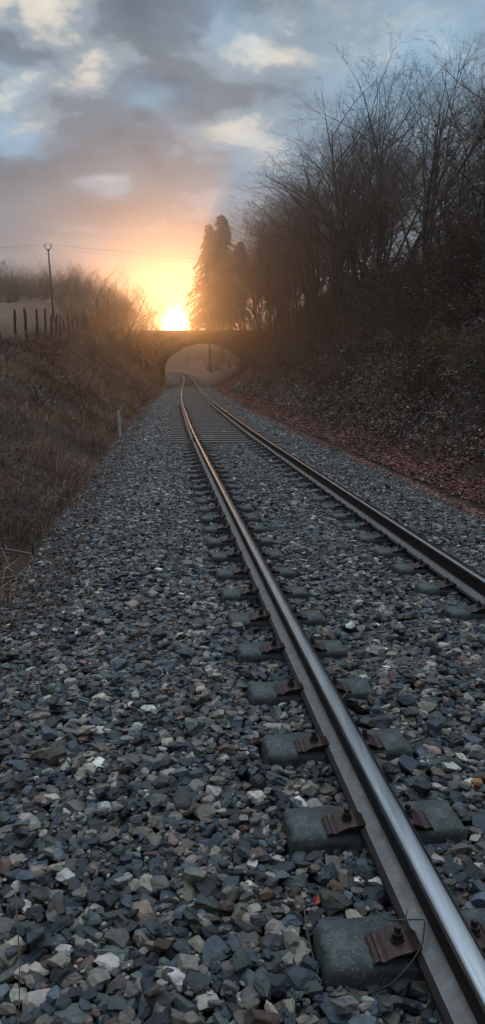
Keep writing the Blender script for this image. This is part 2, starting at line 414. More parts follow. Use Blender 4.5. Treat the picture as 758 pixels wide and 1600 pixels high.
out = dict(V=[], F=[], C=[], n=0)
n1 = pile(-.6, 5.2, .008, .034, .118, 5600, near_p, out)
n2 = pile(5.2, 20, .012, .034, .098, 2200, mid_p, out)
# farther off: larger, single layer
def scatter(y0, y1, dens, smin, smax):
    n = int((y1 - y0) * 5.9 * dens); Ys = rng.uniform(y0, y1, n); Ts = rng.uniform(-2.95, 2.95, n)
    k = visible(XC(Ys) + Ts, Ys)
    k &= np.array([not on_sleeper(a, b, .03) for a, b in zip(Ys, Ts)])
    k &= ~(np.abs(np.abs(Ts) - .7535) < .09)
    Ys, Ts = Ys[k], Ts[k]; n = len(Ys)
    sz = rng.uniform(smin, smax, n) * .5
    S_ = np.stack([sz, sz * rng.uniform(.6, .95, n), sz * rng.uniform(.4, .8, n)], -1)
    emit(mid_p, W(Ys, Ts, bed_z(Ts) - .012 + rng.uniform(-.012, .012, n)), S_, .5, out)
    return n
n3 = scatter(20, 40, 380, .05, .09); n4 = scatter(40, 78, 130, .07, .12)
print('stones', n1, n2, n3, n4, 'verts', out['n'])
tag(np_mesh('ballast', np.concatenate(out['V']), np.concatenate(out['F']), M['stone'], color=np.concatenate(out['C'])),
    'loose crushed stone ballast in slate, green grey and brown around the sleepers', 'ballast', kind='stuff')
del out

# ------------------------------------------------------------------ rails
def rail_profile():
    # (across, up) from the foot; head top = 0; material: 0 top, 1 side, 2 foot
    h = [(.0, 0), (.018, -.0005), (.028, -.003), (.0335, -.009), (.0345, -.016), (.0335, -.034), (.022, -.041), (.0105, -.050),
         (.008, -.065), (.0075, -.095), (.009, -.117), (.016, -.128), (.034, -.134), (.052, -.1385), (.0685, -.1435), (.070, -.146), (.070, -.153)]
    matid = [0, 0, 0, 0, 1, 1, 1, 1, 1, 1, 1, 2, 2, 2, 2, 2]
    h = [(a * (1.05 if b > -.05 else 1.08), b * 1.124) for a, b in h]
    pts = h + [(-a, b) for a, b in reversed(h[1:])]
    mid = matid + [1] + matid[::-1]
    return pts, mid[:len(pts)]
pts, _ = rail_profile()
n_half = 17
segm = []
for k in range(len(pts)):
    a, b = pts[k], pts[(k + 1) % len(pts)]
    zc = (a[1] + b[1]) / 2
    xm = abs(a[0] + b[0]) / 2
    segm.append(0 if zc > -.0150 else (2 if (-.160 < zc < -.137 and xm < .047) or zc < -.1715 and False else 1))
ry = np.concatenate([np.arange(-25, 60, .5), np.arange(60, 245, 1.5)])
def make_rail(sign, label):
    cy = float(W(2.0, sign * .7535)[1]); base = W(2.0, sign * .7535, -.172)
    root = empty('rail', tuple(base)); tag(root, label, 'rail', 'the two rails of the track')
    V = np.stack([W(ry, sign * .7535 + a, b) for a, b in pts], 1)  # (n, k, 3)
    V = V - base[None, None]
    n, k = V.shape[:2]
    i = np.arange(n - 1)[:, None] * k; j = np.arange(k)[None, :]; j2 = (j + 1) % k
    F = np.stack([i + j, i + k + j, i + k + j2, i + j2], -1).reshape(-1, 4)
    mi = np.tile(np.array(segm), n - 1)
    np_mesh('running_surface', V.reshape(-1, 3), F[mi == 0], M['rail_top'], root, smooth=True)
    keep = mi != 0
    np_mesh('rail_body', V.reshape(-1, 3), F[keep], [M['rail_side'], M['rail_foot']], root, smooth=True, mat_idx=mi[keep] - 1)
    # fishplates at the joint where the concrete sleepers end
    yj = conc[-1] + .33 if sign < 0 else 31.2
    for sd in (-1, 1):
        bm = bmesh.new()
        box_bm(bm, 0, 0, 0, .022, .62, .075, bev=.004)
        f = bm_mesh('fishplate', bm, M['bolt'], root)
        p = W(yj, sign * .7535 + sd * .026, -.088) - base
        f.location = tuple(p); f.rotation_euler = (0, 0, -math.atan(float(SL(yj))))
        for q in (-.22, -.08, .08, .22):
            bm = bmesh.new(); bmesh.ops.create_cone(bm, cap_ends=True, segments=6, radius1=.017, radius2=.017, depth=.02, matrix=Matrix.Translation((sd * .02, q, 0)) @ Matrix.Rotation(math.pi / 2, 4, 'Y'))
            bm_mesh('bolt', bm, M['bolt'], f)
    return root
make_rail(-1, 'left rail running from the bottom right corner of the photo with bright glinting top')
make_rail(1, 'right rail leaving the right edge of the photo at mid height, dark web showing')

# ------------------------------------------------------------------ concrete sleepers
def clip_bm(side):
    bm = bmesh.new()
    prof = [(.046, -.134), (.060, -.1285), (.078, -.126), (.105, -.128), (.124, -.133), (.140, -.141), (.150, -.149), (.158, -.150), (.166, -.146), (.174, -.150), (.180, -.158)]
    th = .006
    top = [(a, b) for a, b in prof]; bot = [(a, b - th) for a, b in prof][::-1]
    ring = [(a * 1.08, b - .019) for a, b in top + bot]
    hw = [.034, .046, .054, .058, .058, .058, .056, .055, .055, .054, .052]; hw = hw + hw[::-1]
    A = [bm.verts.new((side * a, -w_, b)) for (a, b), w_ in zip(ring, hw)]
    B = [bm.verts.new((side * a, w_, b)) for (a, b), w_ in zip(ring, hw)]
    n = len(ring)
    for k in range(n): bm.faces.new((A[k], A[(k + 1) % n], B[(k + 1) % n], B[k]))
    m_ = n // 2
    for S in (A, B):
        for k in range(m_ - 1): bm.faces.new((S[k], S[k + 1], S[n - 2 - k], S[n - 1 - k]))
    bmesh.ops.recalc_face_normals(bm, faces=bm.faces[:])
    return bm
def bolt_bm(side):
    bm = bmesh.new(); x = side * .113
    bmesh.ops.create_cone(bm, cap_ends=True, segments=20, radius1=.021, radius2=.019, depth=.006, matrix=Matrix.Translation((x, 0, -.1435)))
    bmesh.ops.create_cone(bm, cap_ends=True, segments=6, radius1=.0165, radius2=.0165, depth=.016, matrix=Matrix.Translation((x, 0, -.1325)))
    box_bm(bm, x, 0, -.117, .015, .015, .02, rot=Matrix.Rotation(.5, 4, 'Z'), bev=.002)
    return bm
def block_bm(seed):
    r = random.Random(seed); bm = bmesh.new()
    bmesh.ops.create_cube(bm, size=1)
    for v in bm.verts:
        v.co.x *= .67; v.co.y *= .235; v.co.z *= .20
        if v.co.z > 0: v.co.x *= .955; v.co.y *= .90
    bmesh.ops.bevel(bm, geom=bm.edges[:], offset=.026, segments=4, affect='EDGES', profile=.55)
    bmesh.ops.subdivide_edges(bm, edges=[e for e in bm.edges if e.calc_length() > .1], cuts=7, use_grid_fill=True)
    for v in bm.verts:
        # rail seat a little lower than the shoulders; worn skin
        if v.co.z > .05:
            v.co.z -= .010 * max(0, 1 - (abs(v.co.x) / .12) ** 4)
        v.co += Vector((r.gauss(0, 1), r.gauss(0, 1), r.gauss(0, 1))) * .0026
        v.co.z -= .278
    return bm
ORD = ['nearest', 'second', 'third', 'fourth', 'fifth', 'sixth', 'seventh', 'eighth', 'ninth', 'tenth', 'eleventh', 'twelfth', 'thirteenth', 'fourteenth',
       'fifteenth', 'sixteenth', 'seventeenth', 'eighteenth', 'nineteenth', 'twentieth', 'twenty first', 'twenty second', 'twenty third', 'twenty fourth',
       'twenty fifth', 'twenty sixth', 'twenty seventh', 'twenty eighth', 'twenty ninth', 'thirtieth', 'thirty first', 'thirty second', 'thirty third', 'thirty fourth', 'thirty fifth', 'thirty sixth', 'thirty seventh', 'thirty eighth', 'thirty ninth', 'fortieth']
def make_sleeper(seed):
    root = empty('concrete_sleeper', (0, 0, 0))
    for s in (-1, 1):
        b = bm_mesh('block', block_bm(seed + s), M['concrete'], root, smooth=True); b.location = (s * .7535, .045, 0)
        for sd in (-1, 1):
            c = bm_mesh('clip', clip_bm(sd), M['clip'], root); c.location = (s * .7535, 0, 0)
            bm_mesh('bolt', bolt_bm(sd), M['bolt'], c)
    bm = bmesh.new(); box_bm(bm, 0, .045, -.305, 1.1, .06, .06, bev=.004)
    bm_mesh('tie_bar', bm, M['bolt'], root)
    return root
protos = [make_sleeper(10 * k + 5) for k in range(3)]
order_vis = [y for y in conc if y > 1.6]
for k, y in enumerate(conc):
    if y < 1.6 and k < 2: continue
    o = protos[k % 3] if (k >= 2 and k < 5) else copy_tree(protos[k % 3])
    o.location = tuple(W(y, 0.0)); rz = math.atan2(-1, 0) * 0 - math.atan(float(SL(y))) + random.gauss(0, .004)
    o.rotation_euler = (0, 0, rz)
    idx = k - 3
    if idx < 0: lab = 'twin block concrete sleeper cut off by the bottom right corner of the photo'
    elif idx == 0: lab = 'nearest full twin block concrete sleeper, large rounded grey block with a twig over its clip'
    else: lab = '%s twin block concrete sleeper counted up from the bottom of the photo' % ORD[idx] if y < conc[-1] - .01 else 'farthest twin block concrete sleeper, right before the wooden ones begin'
    tag(o, lab, 'sleeper', 'twin block concrete sleepers')

# ------------------------------------------------------------------ wooden sleepers
def wood_bm(seed):
    r = random.Random(seed); bm = bmesh.new()
    box_bm(bm, 0, 0, -.184 - .07, 2.6, .245, .14, bev=.008)
    for v in bm.verts:
        v.co.y += r.gauss(0, .004); v.co.z += r.gauss(0, .0015)
        v.co.x += r.gauss(0, .012)
    return bm
def make_wood(seed, plates=True):
    root = empty('wooden_sleeper', (0, 0, 0))
    bm_mesh('timber', wood_bm(seed), M['wood_sleeper'], root)
    if plates:
        for s in (-1, 1):
            bm = bmesh.new(); box_bm(bm, s * .7535, 0, -.178, .36, .16, .010, bev=.002)
            pl = bm_mesh('baseplate', bm, M['clip'], root)
            for a in (-.12, .12):
                for b in (-.045, .045):
                    bm = bmesh.new(); bmesh.ops.create_cone(bm, cap_ends=True, segments=8, radius1=.02, radius2=.013, depth=.03, matrix=Matrix.Translation((s * .7535 + a, b, -.158)))
                    bm_mesh('screw', bm, M['bolt'], pl)
    return root
wp = [make_wood(3 + k) for k in range(3)]; wf = [make_wood(30 + k, False) for k in range(3)]
usedp = set()
for k, y in enumerate(wood):
    src = wp if k < 34 else wf
    q = k % 3; key = (id(src), q)
    if key in usedp: o = copy_tree(src[q])
    else: o = src[q]; usedp.add(key)
    p = W(y, random.gauss(0, .025)); o.location = tuple(p)
    o.rotation_euler = (0, 0, -math.atan(float(SL(y))) + random.gauss(0, .006))
    if k == 0: lab = 'nearest weathered wooden sleeper, pale edge right behind the last concrete blocks'
    elif k < 14: lab = '%s weathered wooden sleeper counted from where the concrete ones end' % ORD[k]
    elif y < 95: lab = 'weathered wooden sleeper in the long stretch before the bridge, beyond the fourteenth'
    elif y < 106: lab = 'wooden sleeper lying under the stone bridge'
    else: lab = 'wooden sleeper in the hazy curve beyond the bridge'
    tag(o, lab, 'sleeper', 'weathered wooden sleepers')
# pale timber crossing strip seen across the track just before the bridge
bm = bmesh.new(); box_bm(bm, 0, 0, 0, 1.34, .16, .1, bev=.01)
o = bm_mesh('crossing_timber', bm, M['pale_wood']); yb = wood[int(np.argmin(np.abs(wood_a - 93)))] + .3
o.location = tuple(W(yb, 0, -.13)); o.rotation_euler = (0, 0, -math.atan(float(SL(yb))))
tag(o, 'thin pale timber laid between the rails just before the bridge', 'timber')

# ------------------------------------------------------------------ stone bridge
def make_bridge():
    Y0, Y1 = 98.0, 103.5
    cx, half, crown, rise = -5.0, 5.4, 5.1, 2.8
    # circle of the arch
    Rr = (half ** 2 + rise ** 2) / (2 * rise); cz = crown - Rr
    a0 = math.asin(half / Rr)
    arc = [(cx + Rr * math.sin(a), cz + Rr * math.cos(a)) for a in np.linspace(-a0, a0, 33)]
    xl, xr, zb = -24.0, 19.0, -.9
    def deck(x): return 6.40 + .012 * (x + 5) * 0 - .0006 * (x + 5.3) ** 2
    root = empty('stone_bridge', (cx, (Y0 + Y1) / 2, 0)); tag(root, 'low stone arch bridge across the cutting with the sun above its parapet', 'bridge')
    base = Vector(root.location)
    bm = bmesh.new()
    top = [(x, deck(x)) for x in np.linspace(xl, xr, 33)]
    # bands: left pier, right pier, and quads between the arch and the deck
    def quad(pts_):
        f = []
        for yy in (Y0, Y1): f.append([bm.verts.new(Vector((x, yy, z)) - base) for x, z in pts_])
        return f
    loops = []
    ring = [(xl, zb), (arc[0][0], zb)] + arc + [(arc[-1][0], zb), (xr, zb)] + [(x, deck(x)) for x in np.linspace(xr, xl, 33)]
    A = [bm.verts.new(Vector((x, Y0, z)) - base) for x, z in ring]
    B = [bm.verts.new(Vector((x, Y1, z)) - base) for x, z in ring]
    n = len(ring)
    for k in range(n): bm.faces.new((A[k], A[(k + 1) % n], B[(k + 1) % n], B[k]))
    f1 = bm.faces.new(A); f2 = bm.faces.new(B[::-1])
    bmesh.ops.triangulate(bm, faces=[f1, f2]); bmesh.ops.recalc_face_normals(bm, faces=bm.faces[:])
    bm_mesh('arch_wall', bm, M['masonry'], root)
    for yf in (Y0, Y1):
        # voussoir ring standing a little proud
        bm = bmesh.new(); sg = -1 if yf == Y0 else 1
        for q in range(32):
            a1 = -a0 + 2 * a0 * (q + .04) / 32; a2 = -a0 + 2 * a0 * (q + .96) / 32
            vs = []
            for yy in (yf - .03, yf + .03):
                for a, rr in ((a1, Rr - .02), (a2, Rr - .02), (a2, Rr + .42), (a1, Rr + .42)):
                    vs.append(bm.verts.new(Vector((cx + rr * math.sin(a), yy, cz + rr * math.cos(a))) - base))
            for f in ((0, 1, 2, 3), (7, 6, 5, 4), (0, 4, 5, 1), (1, 5, 6, 2), (2, 6, 7, 3), (3, 7, 4, 0)): bm.faces.new([vs[i_] for i_ in f])
        bmesh.ops.recalc_face_normals(bm, faces=bm.faces[:])
        bm_mesh('arch_ring', bm, M['masonry'], root)
        # parapet coping
        bm = bmesh.new(); xs = np.linspace(xl, xr, 44)
        for x1, x2 in zip(xs[:-1], xs[1:]):
            xm = (x1 + x2) / 2
            box_bm(bm, xm - base.x, yf - base.y + (.22 if sg < 0 else -.22), deck(xm) + .055 - base.z + random.uniform(-.008, .008), x2 - x1 - .02, .56, .14, bev=.015)
        bm_mesh('coping', bm, M['masonry'], root)
    return root
make_bridge()

# ------------------------------------------------------------------ trees
def unit(v): return v / (np.linalg.norm(v) + 1e-9)
def grow(tb_by_level, r, p, d, L, rad, lvl, maxl, up, nchild, ratio, wob):
    n = 6 if lvl == 0 else (4 if lvl < 3 else 3)
    pts = [p]; dirs = [d]
    for k in range(n):
        d = unit(d + np.array([r.gauss(0, 1), r.gauss(0, 1), r.gauss(0, 1)]) * wob + np.array([0, 0, up * (.5 if lvl else .12)]))
        p = p + d * L / n; pts.append(p); dirs.append(d)
    rr = rad * np.linspace(1, .25 if lvl else .12, n + 1)
    tb_by_level[0 if lvl == 0 else 1].add(pts, rr, 7 if lvl == 0 else (5 if lvl == 1 else 3))
    if lvl >= maxl: return
    pts = np.array(pts)
    nc = nchild[lvl]
    for c in range(nc):
        u = (.28 if lvl == 0 else .15) + (.97 - (.28 if lvl == 0 else .15)) * (c + r.random()) / nc
        f = u * n; i_ = min(int(f), n - 1); q = pts[i_] + (pts[i_ + 1] - pts[i_]) * (f - i_)
        dd = dirs[min(i_ + 1, n)]
        ax = unit(np.cross(dd, np.array([r.gauss(0, 1), r.gauss(0, 1), r.gauss(0, 1)])))
        ang = r.uniform(.4, .95) if lvl < 2 else r.uniform(.45, 1.1)
        nd = unit(dd * math.cos(ang) + ax * math.sin(ang)); nd = unit(nd * np.array([1, 1, .85 if nd[2] > 0 else .3]))
        grow(tb_by_level, r, q, nd, L * ratio[lvl] * (1.15 - .65 * u) * r.uniform(.75, 1.2), max(rad * (1 - .7 * u) * .5, .0032), lvl + 1, maxl, up, nchild, ratio, wob * 1.12)

def make_bare_tree(seed, H=10, stems=2, bark='bark', twig='twigs', trad=.13, nchild=(10, 6, 5, 4), ratio=(.62, .58, .5, .5), up=.055, maxl=4, lean=.22):
    r = random.Random(seed); T = [Tubes(), Tubes()]
    for s in range(stems):
        a = r.uniform(0, 6.28); l = r.uniform(.02, lean)
        d = unit(np.array([math.cos(a) * l, math.sin(a) * l, 1.0]))
        h = H * (r.uniform(.7, 1.0) if s else 1.0) * .9
        p = np.array([math.cos(a) * .15 * (stems > 1), math.sin(a) * .15 * (stems > 1), -.4])
        grow(T, r, p, d, h, trad * r.uniform(.6, 1) if s else trad, 0, maxl, up, nchild, ratio, .10)
    root = empty('bare_tree', (0, 0, 0))
    T[0].build('trunk', M[bark], root); T[1].build('crown', M[twig], root)
    return root
TP = [make_bare_tree(11, 10, 2, trad=.12), make_bare_tree(22, 10, 3, trad=.08), make_bare_tree(33, 10, 1, trad=.16, nchild=(14, 7, 5, 4)), make_bare_tree(44, 10, 4, trad=.08, nchild=(8, 6, 5, 3)),
      make_bare_tree(55, 10, 2, trad=.12, up=.08, lean=.3)]
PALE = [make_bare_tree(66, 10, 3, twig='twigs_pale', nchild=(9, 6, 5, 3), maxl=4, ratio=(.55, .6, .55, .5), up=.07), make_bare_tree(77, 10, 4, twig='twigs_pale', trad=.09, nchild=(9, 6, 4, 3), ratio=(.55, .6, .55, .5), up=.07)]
used = set()
def real_h(src):
    m = 0
    for ch in src.children:
        n = len(ch.data.vertices); c = np.empty(n * 3, dtype=np.float32); ch.data.vertices.foreach_get('co', c); m = max(m, float(np.percentile(c[2::3], 99.97)))
    return m
REALH = {}
def at_px(x, Y):  # a sight line measured on the photograph, taken at distance Y
    return (x - 379) / 1202 * (Y * .984 + .25)
def z_px(y, Y): return 1.434 + (581 - y) / 1202 * Y * 1.02
def put(src, y, t, h, base_h=None, rz=None, tilt=0.0, dz=0.0, wide=1.0):
    key = src.name
    if key not in REALH: REALH[key] = real_h(src)
    o = copy_tree(src) if key in used else src
    used.add(key)
    o.location = P(y, t, dz); s = h / REALH[key]
    o.scale = (s * wide, s * wide, s); o.rotation_euler = (random.gauss(0, tilt), random.gauss(0, tilt), random.uniform(0, 6.28) if rz is None else rz)
    return o
OUT = ([375, 400, 430, 470, 500, 545, 590, 640, 700, 758, 800], [410, 350, 310, 262, 228, 170, 115, 95, 80, 45, 40])
def crest(y): return 2.9 + float(np.interp(y, [0, 15, 50, 100], [4.7, 4.8, 8, 11]))
rt_ = random.Random(91)
front = []
for px in (800, 762, 724, 690, 655, 622, 590, 566, 550, 533, 515, 498, 482, 468, 455, 443, 432, 421, 411):
    # distance at which this sight line meets the crest of the right bank
    best = min(np.arange(12, 96, .25), key=lambda Y: abs(at_px(px, Y) - float(XC(Y)) - (crest(Y) * (.86 if Y < 40 else .78) + .3)))
    front.append((float(best) + rt_.uniform(-.6, .6), px))
for k, (Y, px) in enumerate(front):
    t = at_px(px, Y) - float(XC(Y)); zt = z_px(float(np.interp(px, *OUT)) + rt_.uniform(-4, 34), Y)
    base_z = float(ground_z(Y, t)); h = max(3.5, zt - base_z)
    o = put(TP[[2, 0, 1, 4, 3][k % 5]], Y, t, h, tilt=.03)
    where = 'close by the right edge' if k < 7 else ('mid way along the right bank' if k < 14 else 'at the hazy end of the right bank')
    tag(o, 'bare tree %s, front row, %s from the camera' % (where, ORD[k]), 'tree', 'bare trees on the right bank')
back = [(Y + rt_.uniform(2.5, 7), px + rt_.uniform(-14, 14)) for Y, px in front] + [(Y + rt_.uniform(6, 12), px + rt_.uniform(-14, 14)) for Y, px in front[::2]]
back = [b_ for q_, b_ in enumerate(sorted(back)) if b_[0] > 42 or q_ % 3 == 0]
for k, (Y, px) in enumerate(back):
    t = at_px(px, Y) - float(XC(Y)); zt = z_px(float(np.interp(px, *OUT)) + rt_.uniform(0, 50), Y)
    h = max(4, zt - float(ground_z(Y, t)))
    o = put(TP[[1, 3, 0, 4, 2][k % 5]], Y, t, h, tilt=.04)
    tag(o, 'bare tree in the back rows on the right, %s from the camera' % ORD[k], 'tree', 'bare trees on the right bank')
for k, (Y, px) in enumerate([(109, 384), (113, 394), (110, 405), (116, 416), (111, 428), (118, 440), (113, 452), (122, 400), (125, 422), (108, 436)]):
    t = at_px(px, Y) - float(XC(Y)); o = put(TP[k % 5], Y, t, z_px(float(np.interp(px, *OUT)) + rt_.uniform(0, 25), Y) - float(ground_z(Y, t)), tilt=.03, wide=.8)
    tag(o, 'tall bare tree beside the conifers behind the bridge, %s of that clump' % ORD[k], 'tree', 'tall bare trees beside the conifers')
for k, (y, t, h, q) in enumerate([(150, 9, 5, 3), (185, 9, 6, 3), (205, 7, 6, 1), (232, 6, 6, 4), (192, 13, 8, 0), (222, 13, 8, 1)]):
    o = put(TP[q], y, t, h, tilt=.05, wide=1.3); tag(o, 'hazy bare tree on the slope seen through the arch, %s of them' % ORD[k], 'tree', 'bare trees seen through the bridge arch')

for k, (y, t, h) in enumerate([(128, 6.5, 4.5), (136, 5.6, 4), (143, 7.5, 5), (152, 5.8, 5), (161, 6.8, 5.5), (172, 5.5, 6), (140, 10, 6), (155, 10, 6), (180, 8, 6), (212, 6, 7), (132, 9, 5), (150, 5.2, 4), (153, 7.6, 5), (156, 6.2, 4.5), (149, 8.6, 5)]):
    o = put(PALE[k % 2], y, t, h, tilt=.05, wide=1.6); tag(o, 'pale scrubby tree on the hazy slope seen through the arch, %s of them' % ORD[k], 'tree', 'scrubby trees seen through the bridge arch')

# left: sunlit-coloured winter trees beyond the field; tops follow the photographed outline
LOUT = ([-40, 0, 40, 80, 130, 165, 200, 225, 250], [400, 402, 408, 412, 410, 418, 432, 455, 482])
k = 0
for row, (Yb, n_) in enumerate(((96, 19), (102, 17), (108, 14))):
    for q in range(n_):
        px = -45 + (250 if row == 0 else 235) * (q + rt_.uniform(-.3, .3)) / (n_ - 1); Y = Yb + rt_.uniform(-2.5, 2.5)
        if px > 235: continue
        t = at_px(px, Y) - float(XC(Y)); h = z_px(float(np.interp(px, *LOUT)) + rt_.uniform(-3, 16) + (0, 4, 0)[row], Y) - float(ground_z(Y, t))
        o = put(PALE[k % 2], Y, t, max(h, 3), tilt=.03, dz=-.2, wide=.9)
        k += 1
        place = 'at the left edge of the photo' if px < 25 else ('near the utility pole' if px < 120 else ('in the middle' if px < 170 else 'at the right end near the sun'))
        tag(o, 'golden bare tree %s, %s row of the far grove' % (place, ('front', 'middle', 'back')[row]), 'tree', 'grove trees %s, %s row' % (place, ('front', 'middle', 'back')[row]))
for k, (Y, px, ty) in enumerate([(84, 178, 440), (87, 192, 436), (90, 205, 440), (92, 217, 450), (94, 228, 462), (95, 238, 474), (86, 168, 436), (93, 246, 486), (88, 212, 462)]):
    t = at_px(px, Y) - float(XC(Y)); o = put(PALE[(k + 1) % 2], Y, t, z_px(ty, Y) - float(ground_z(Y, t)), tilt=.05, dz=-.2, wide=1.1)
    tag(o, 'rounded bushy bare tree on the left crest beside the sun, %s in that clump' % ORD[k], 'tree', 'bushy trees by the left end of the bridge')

# conifers beyond the bridge
def make_conifer(seed, H, Rb, ex=.8):
    r = random.Random(seed); root = empty('conifer', (0, 0, 0))
    T = Tubes(); zs = np.linspace(-.5, H, 9)
    T.add([(0.006 * H * math.sin(z * .4 + seed), .0, z) for z in zs], np.linspace(.35, .03, 9), 9)
    V = []; F = []; n = 0
    B = T
    z = 9.0
    while z < H - .15:
        u = z / H
        Rz = Rb * (1 - u) ** ex * (1 - .25 * max(0, .35 - u)) + .25
        for b in range(9):
            a = r.uniform(0, 6.28); L = Rz * r.uniform(.35, 1.35) * (1 + .22 * math.sin(z * 1.1 + seed * 2 + a))
            m_ = 7; rise = r.uniform(.1, .5)
            pts_ = []
            for q in range(m_):
                v = q / (m_ - 1); pts_.append(np.array([math.cos(a) * L * v, math.sin(a) * L * v, z + L * (rise * v - .75 * v ** 2.2)]))
            B.add(pts_, np.linspace(.04, .008, m_), 3)
            for q in range(int(22 + L * 9)):
                v = r.uniform(.15, 1.0); i_ = min(int(v * (m_ - 1)), m_ - 2); f = v * (m_ - 1) - i_
                p = pts_[i_] * (1 - f) + pts_[i_ + 1] * f
                dr = np.array([math.cos(a) * .5 + r.gauss(0, .45), math.sin(a) * .5 + r.gauss(0, .45), -r.uniform(.2, 1.1)]); dr = unit(dr)
                ln = r.uniform(.35, 1.0); sd = unit(np.cross(dr, np.array([r.gauss(0, 1), r.gauss(0, 1), r.gauss(0, 1)]))) * r.uniform(.05, .14)
                V += [p - sd, p + sd, p + dr * ln * .6 + sd * .8, p + dr * ln]; F.append((n, n + 1, n + 2, n + 3)); n += 4
        z += .42 + .15 * r.random()
    T.build('trunk', M['bark'], root)
    np_mesh('crown', np.array(V), np.array(F), M['needles'], root)
    return root
def set_conifer(seed, px, Y, ytop, Rb, ex=.8):
    X = at_px(px, Y); y0, t0 = inv(np.array([X]), np.array([Y])); b = P(float(y0[0]), float(t0[0]), -.2); b.x, b.y = X, Y
    c = make_conifer(seed, z_px(ytop, Y) - b.z, Rb, ex); c.location = b; return c
c1 = set_conifer(1, 347, 160, 354, 8.4, .78); c2 = set_conifer(2, 329, 158, 368, 6.0, .8); c3 = set_conifer(3, 377, 165, 392, 6.8)
tag(c1, 'tallest broad dark conifer just right of the sun beyond the bridge', 'conifer', 'conifers beyond the bridge')
tag(c2, 'slim conifer with a narrow spire on the left edge of the conifer group', 'conifer', 'conifers beyond the bridge')
tag(c3, 'shorter conifer half hidden on the right side of the conifer group', 'conifer', 'conifers beyond the bridge')
# the knoll the conifers stand on (raised ground beyond the bridge)
kn_y = np.linspace(103.5, 150, 30); kn_x = np.linspace(-1, 1, 24)

# ------------------------------------------------------------------ shrubs
def make_shrub(seed, twig='twigs', stems=16, leaves=0, H=1.8, name='bare_shrub', leafmat='leaf', leafcol=(.12, .06, .03)):
    r = random.Random(seed); T = [Tubes(), Tubes()]
    for s in range(stems):
        a = r.uniform(0, 6.28); l = r.uniform(.05, .75)
        d = unit(np.array([math.cos(a) * l, math.sin(a) * l, 1.0]))
        p = np.array([math.cos(a) * r.random() * .25, math.sin(a) * r.random() * .25, -.15])
        grow(T, r, p, d, H * r.uniform(.6, 1.05), r.uniform(.009, .018), 0, 2, .10, (7, 5, 3), (.5, .5, .5), .13)
    root = empty(name, (0, 0, 0))
    T[0].build('stems', M[twig], root); T[1].build('twigs', M[twig], root)
    if leaves:
        V = []; F = []; C = []; n = 0
        tips = np.concatenate(T[1].V); 
        for k in range(leaves):
            p = tips[r.randrange(len(tips))] + np.array([r.gauss(0, .03) for _ in range(3)])
            a = unit(np.array([r.gauss(0, 1), r.gauss(0, 1), r.gauss(0, .6)])); b = unit(np.cross(a, np.array([r.gauss(0, 1), r.gauss(0, 1), r.gauss(0, 1)])))
            s = r.uniform(.018, .04); V += [p, p + a * s + b * s * .5, p + a * s * 2, p + a * s - b * s * .5]; F.append((n, n + 1, n + 2, n + 3)); n += 4
            c = np.array(leafcol) * r.uniform(.6, 1.5); C += [c] * 4
        np_mesh('foliage', np.array(V), np.array(F), M[leafmat], root, color=np.array(C))
    return root
SP = [make_shrub(1), make_shrub(2, stems=22, leaves=300), make_shrub(3, stems=14, leaves=500, leafcol=(.09, .05, .03)), make_shrub(4, stems=20, H=2.1)]
SE = [make_shrub(5, leaves=1500, leafmat='ivy', leafcol=(.035, .045, .02), name='leafy_shrub'), make_shrub(6, leaves=1300, leafmat='ivy', leafcol=(.05, .045, .025), name='leafy_shrub')]
SR = make_shrub(7, twig='twigs_red', stems=18, leaves=500, leafcol=(.22, .04, .03), name='red_shrub')
SY = make_shrub(8, stems=12, leaves=1600, leafmat='ivy', leafcol=(.34, .27, .07), name='yellow_shrub')
SPL = [make_shrub(9, twig='twigs_pale'), make_shrub(10, twig='twigs_pale', stems=22, H=2.0)]
rs = random.Random(5)
cnt = 0
# right bank thicket
def descr(k): return '%s' % k
rsh = []
for y in np.arange(9.5, 97, 1.25):
    wr = float(np.interp(y, [0, 15, 50, 100], [4.7, 4.8, 8, 11]))
    for u in (rs.uniform(.34, .55), rs.uniform(.55, .8), rs.uniform(.82, .98), rs.uniform(1.0, 1.3)):
        if rs.random() < (.85 if y < 60 else .6): rsh.append((y + rs.uniform(-.6, .6), 2.9 + wr * u, u))
rsh.sort()
zones = [(0, 16, 'by the right edge'), (16, 25, 'below the tall trees'), (25, 40, 'in its middle stretch'), (40, 62, 'where the bank turns hazy'), (62, 200, 'beside the bridge')]
heights = [(0, .66, 'low'), (.66, .9, 'half way up'), (.9, 2, 'high under the trees')]
for (y, t, u) in rsh:
    src = rs.choice(SP + SE + [SP[1]])
    o = put(src, y, t, rs.uniform(1.0, 2.0) * (1 + .75 * (u > .82) + .5 * (u > 1.0)), 1.8, tilt=.12, wide=rs.uniform(1.0, 1.4))
    zt = [z[2] for z in zones if z[0] <= y < z[1]][0]; ht = [h_[2] for h_ in heights if h_[0] <= u < h_[1]][0]
    kind = 'leafy' if 'leafy' in o.name else 'bare twiggy'
    tag(o, '%s shrub %s on the right bank %s' % (kind, ht, zt), 'shrub', '%s shrubs %s %s' % (kind, ht, zt))
rk = random.Random(23)
for k in range(38):
    Y = rk.uniform(84, 99); px = -40 + k * 5.6 + rk.uniform(-4, 4); t = at_px(px, Y) - float(XC(Y))
    o = put(rk.choice(SPL), Y, t, rk.uniform(1.6, 3.4), 1.8, tilt=.1, wide=1.3)
    tag(o, 'pale hedge shrub at the foot of the far grove behind the fence', 'shrub', 'hedge shrubs below the far grove')
rk = random.Random(17)
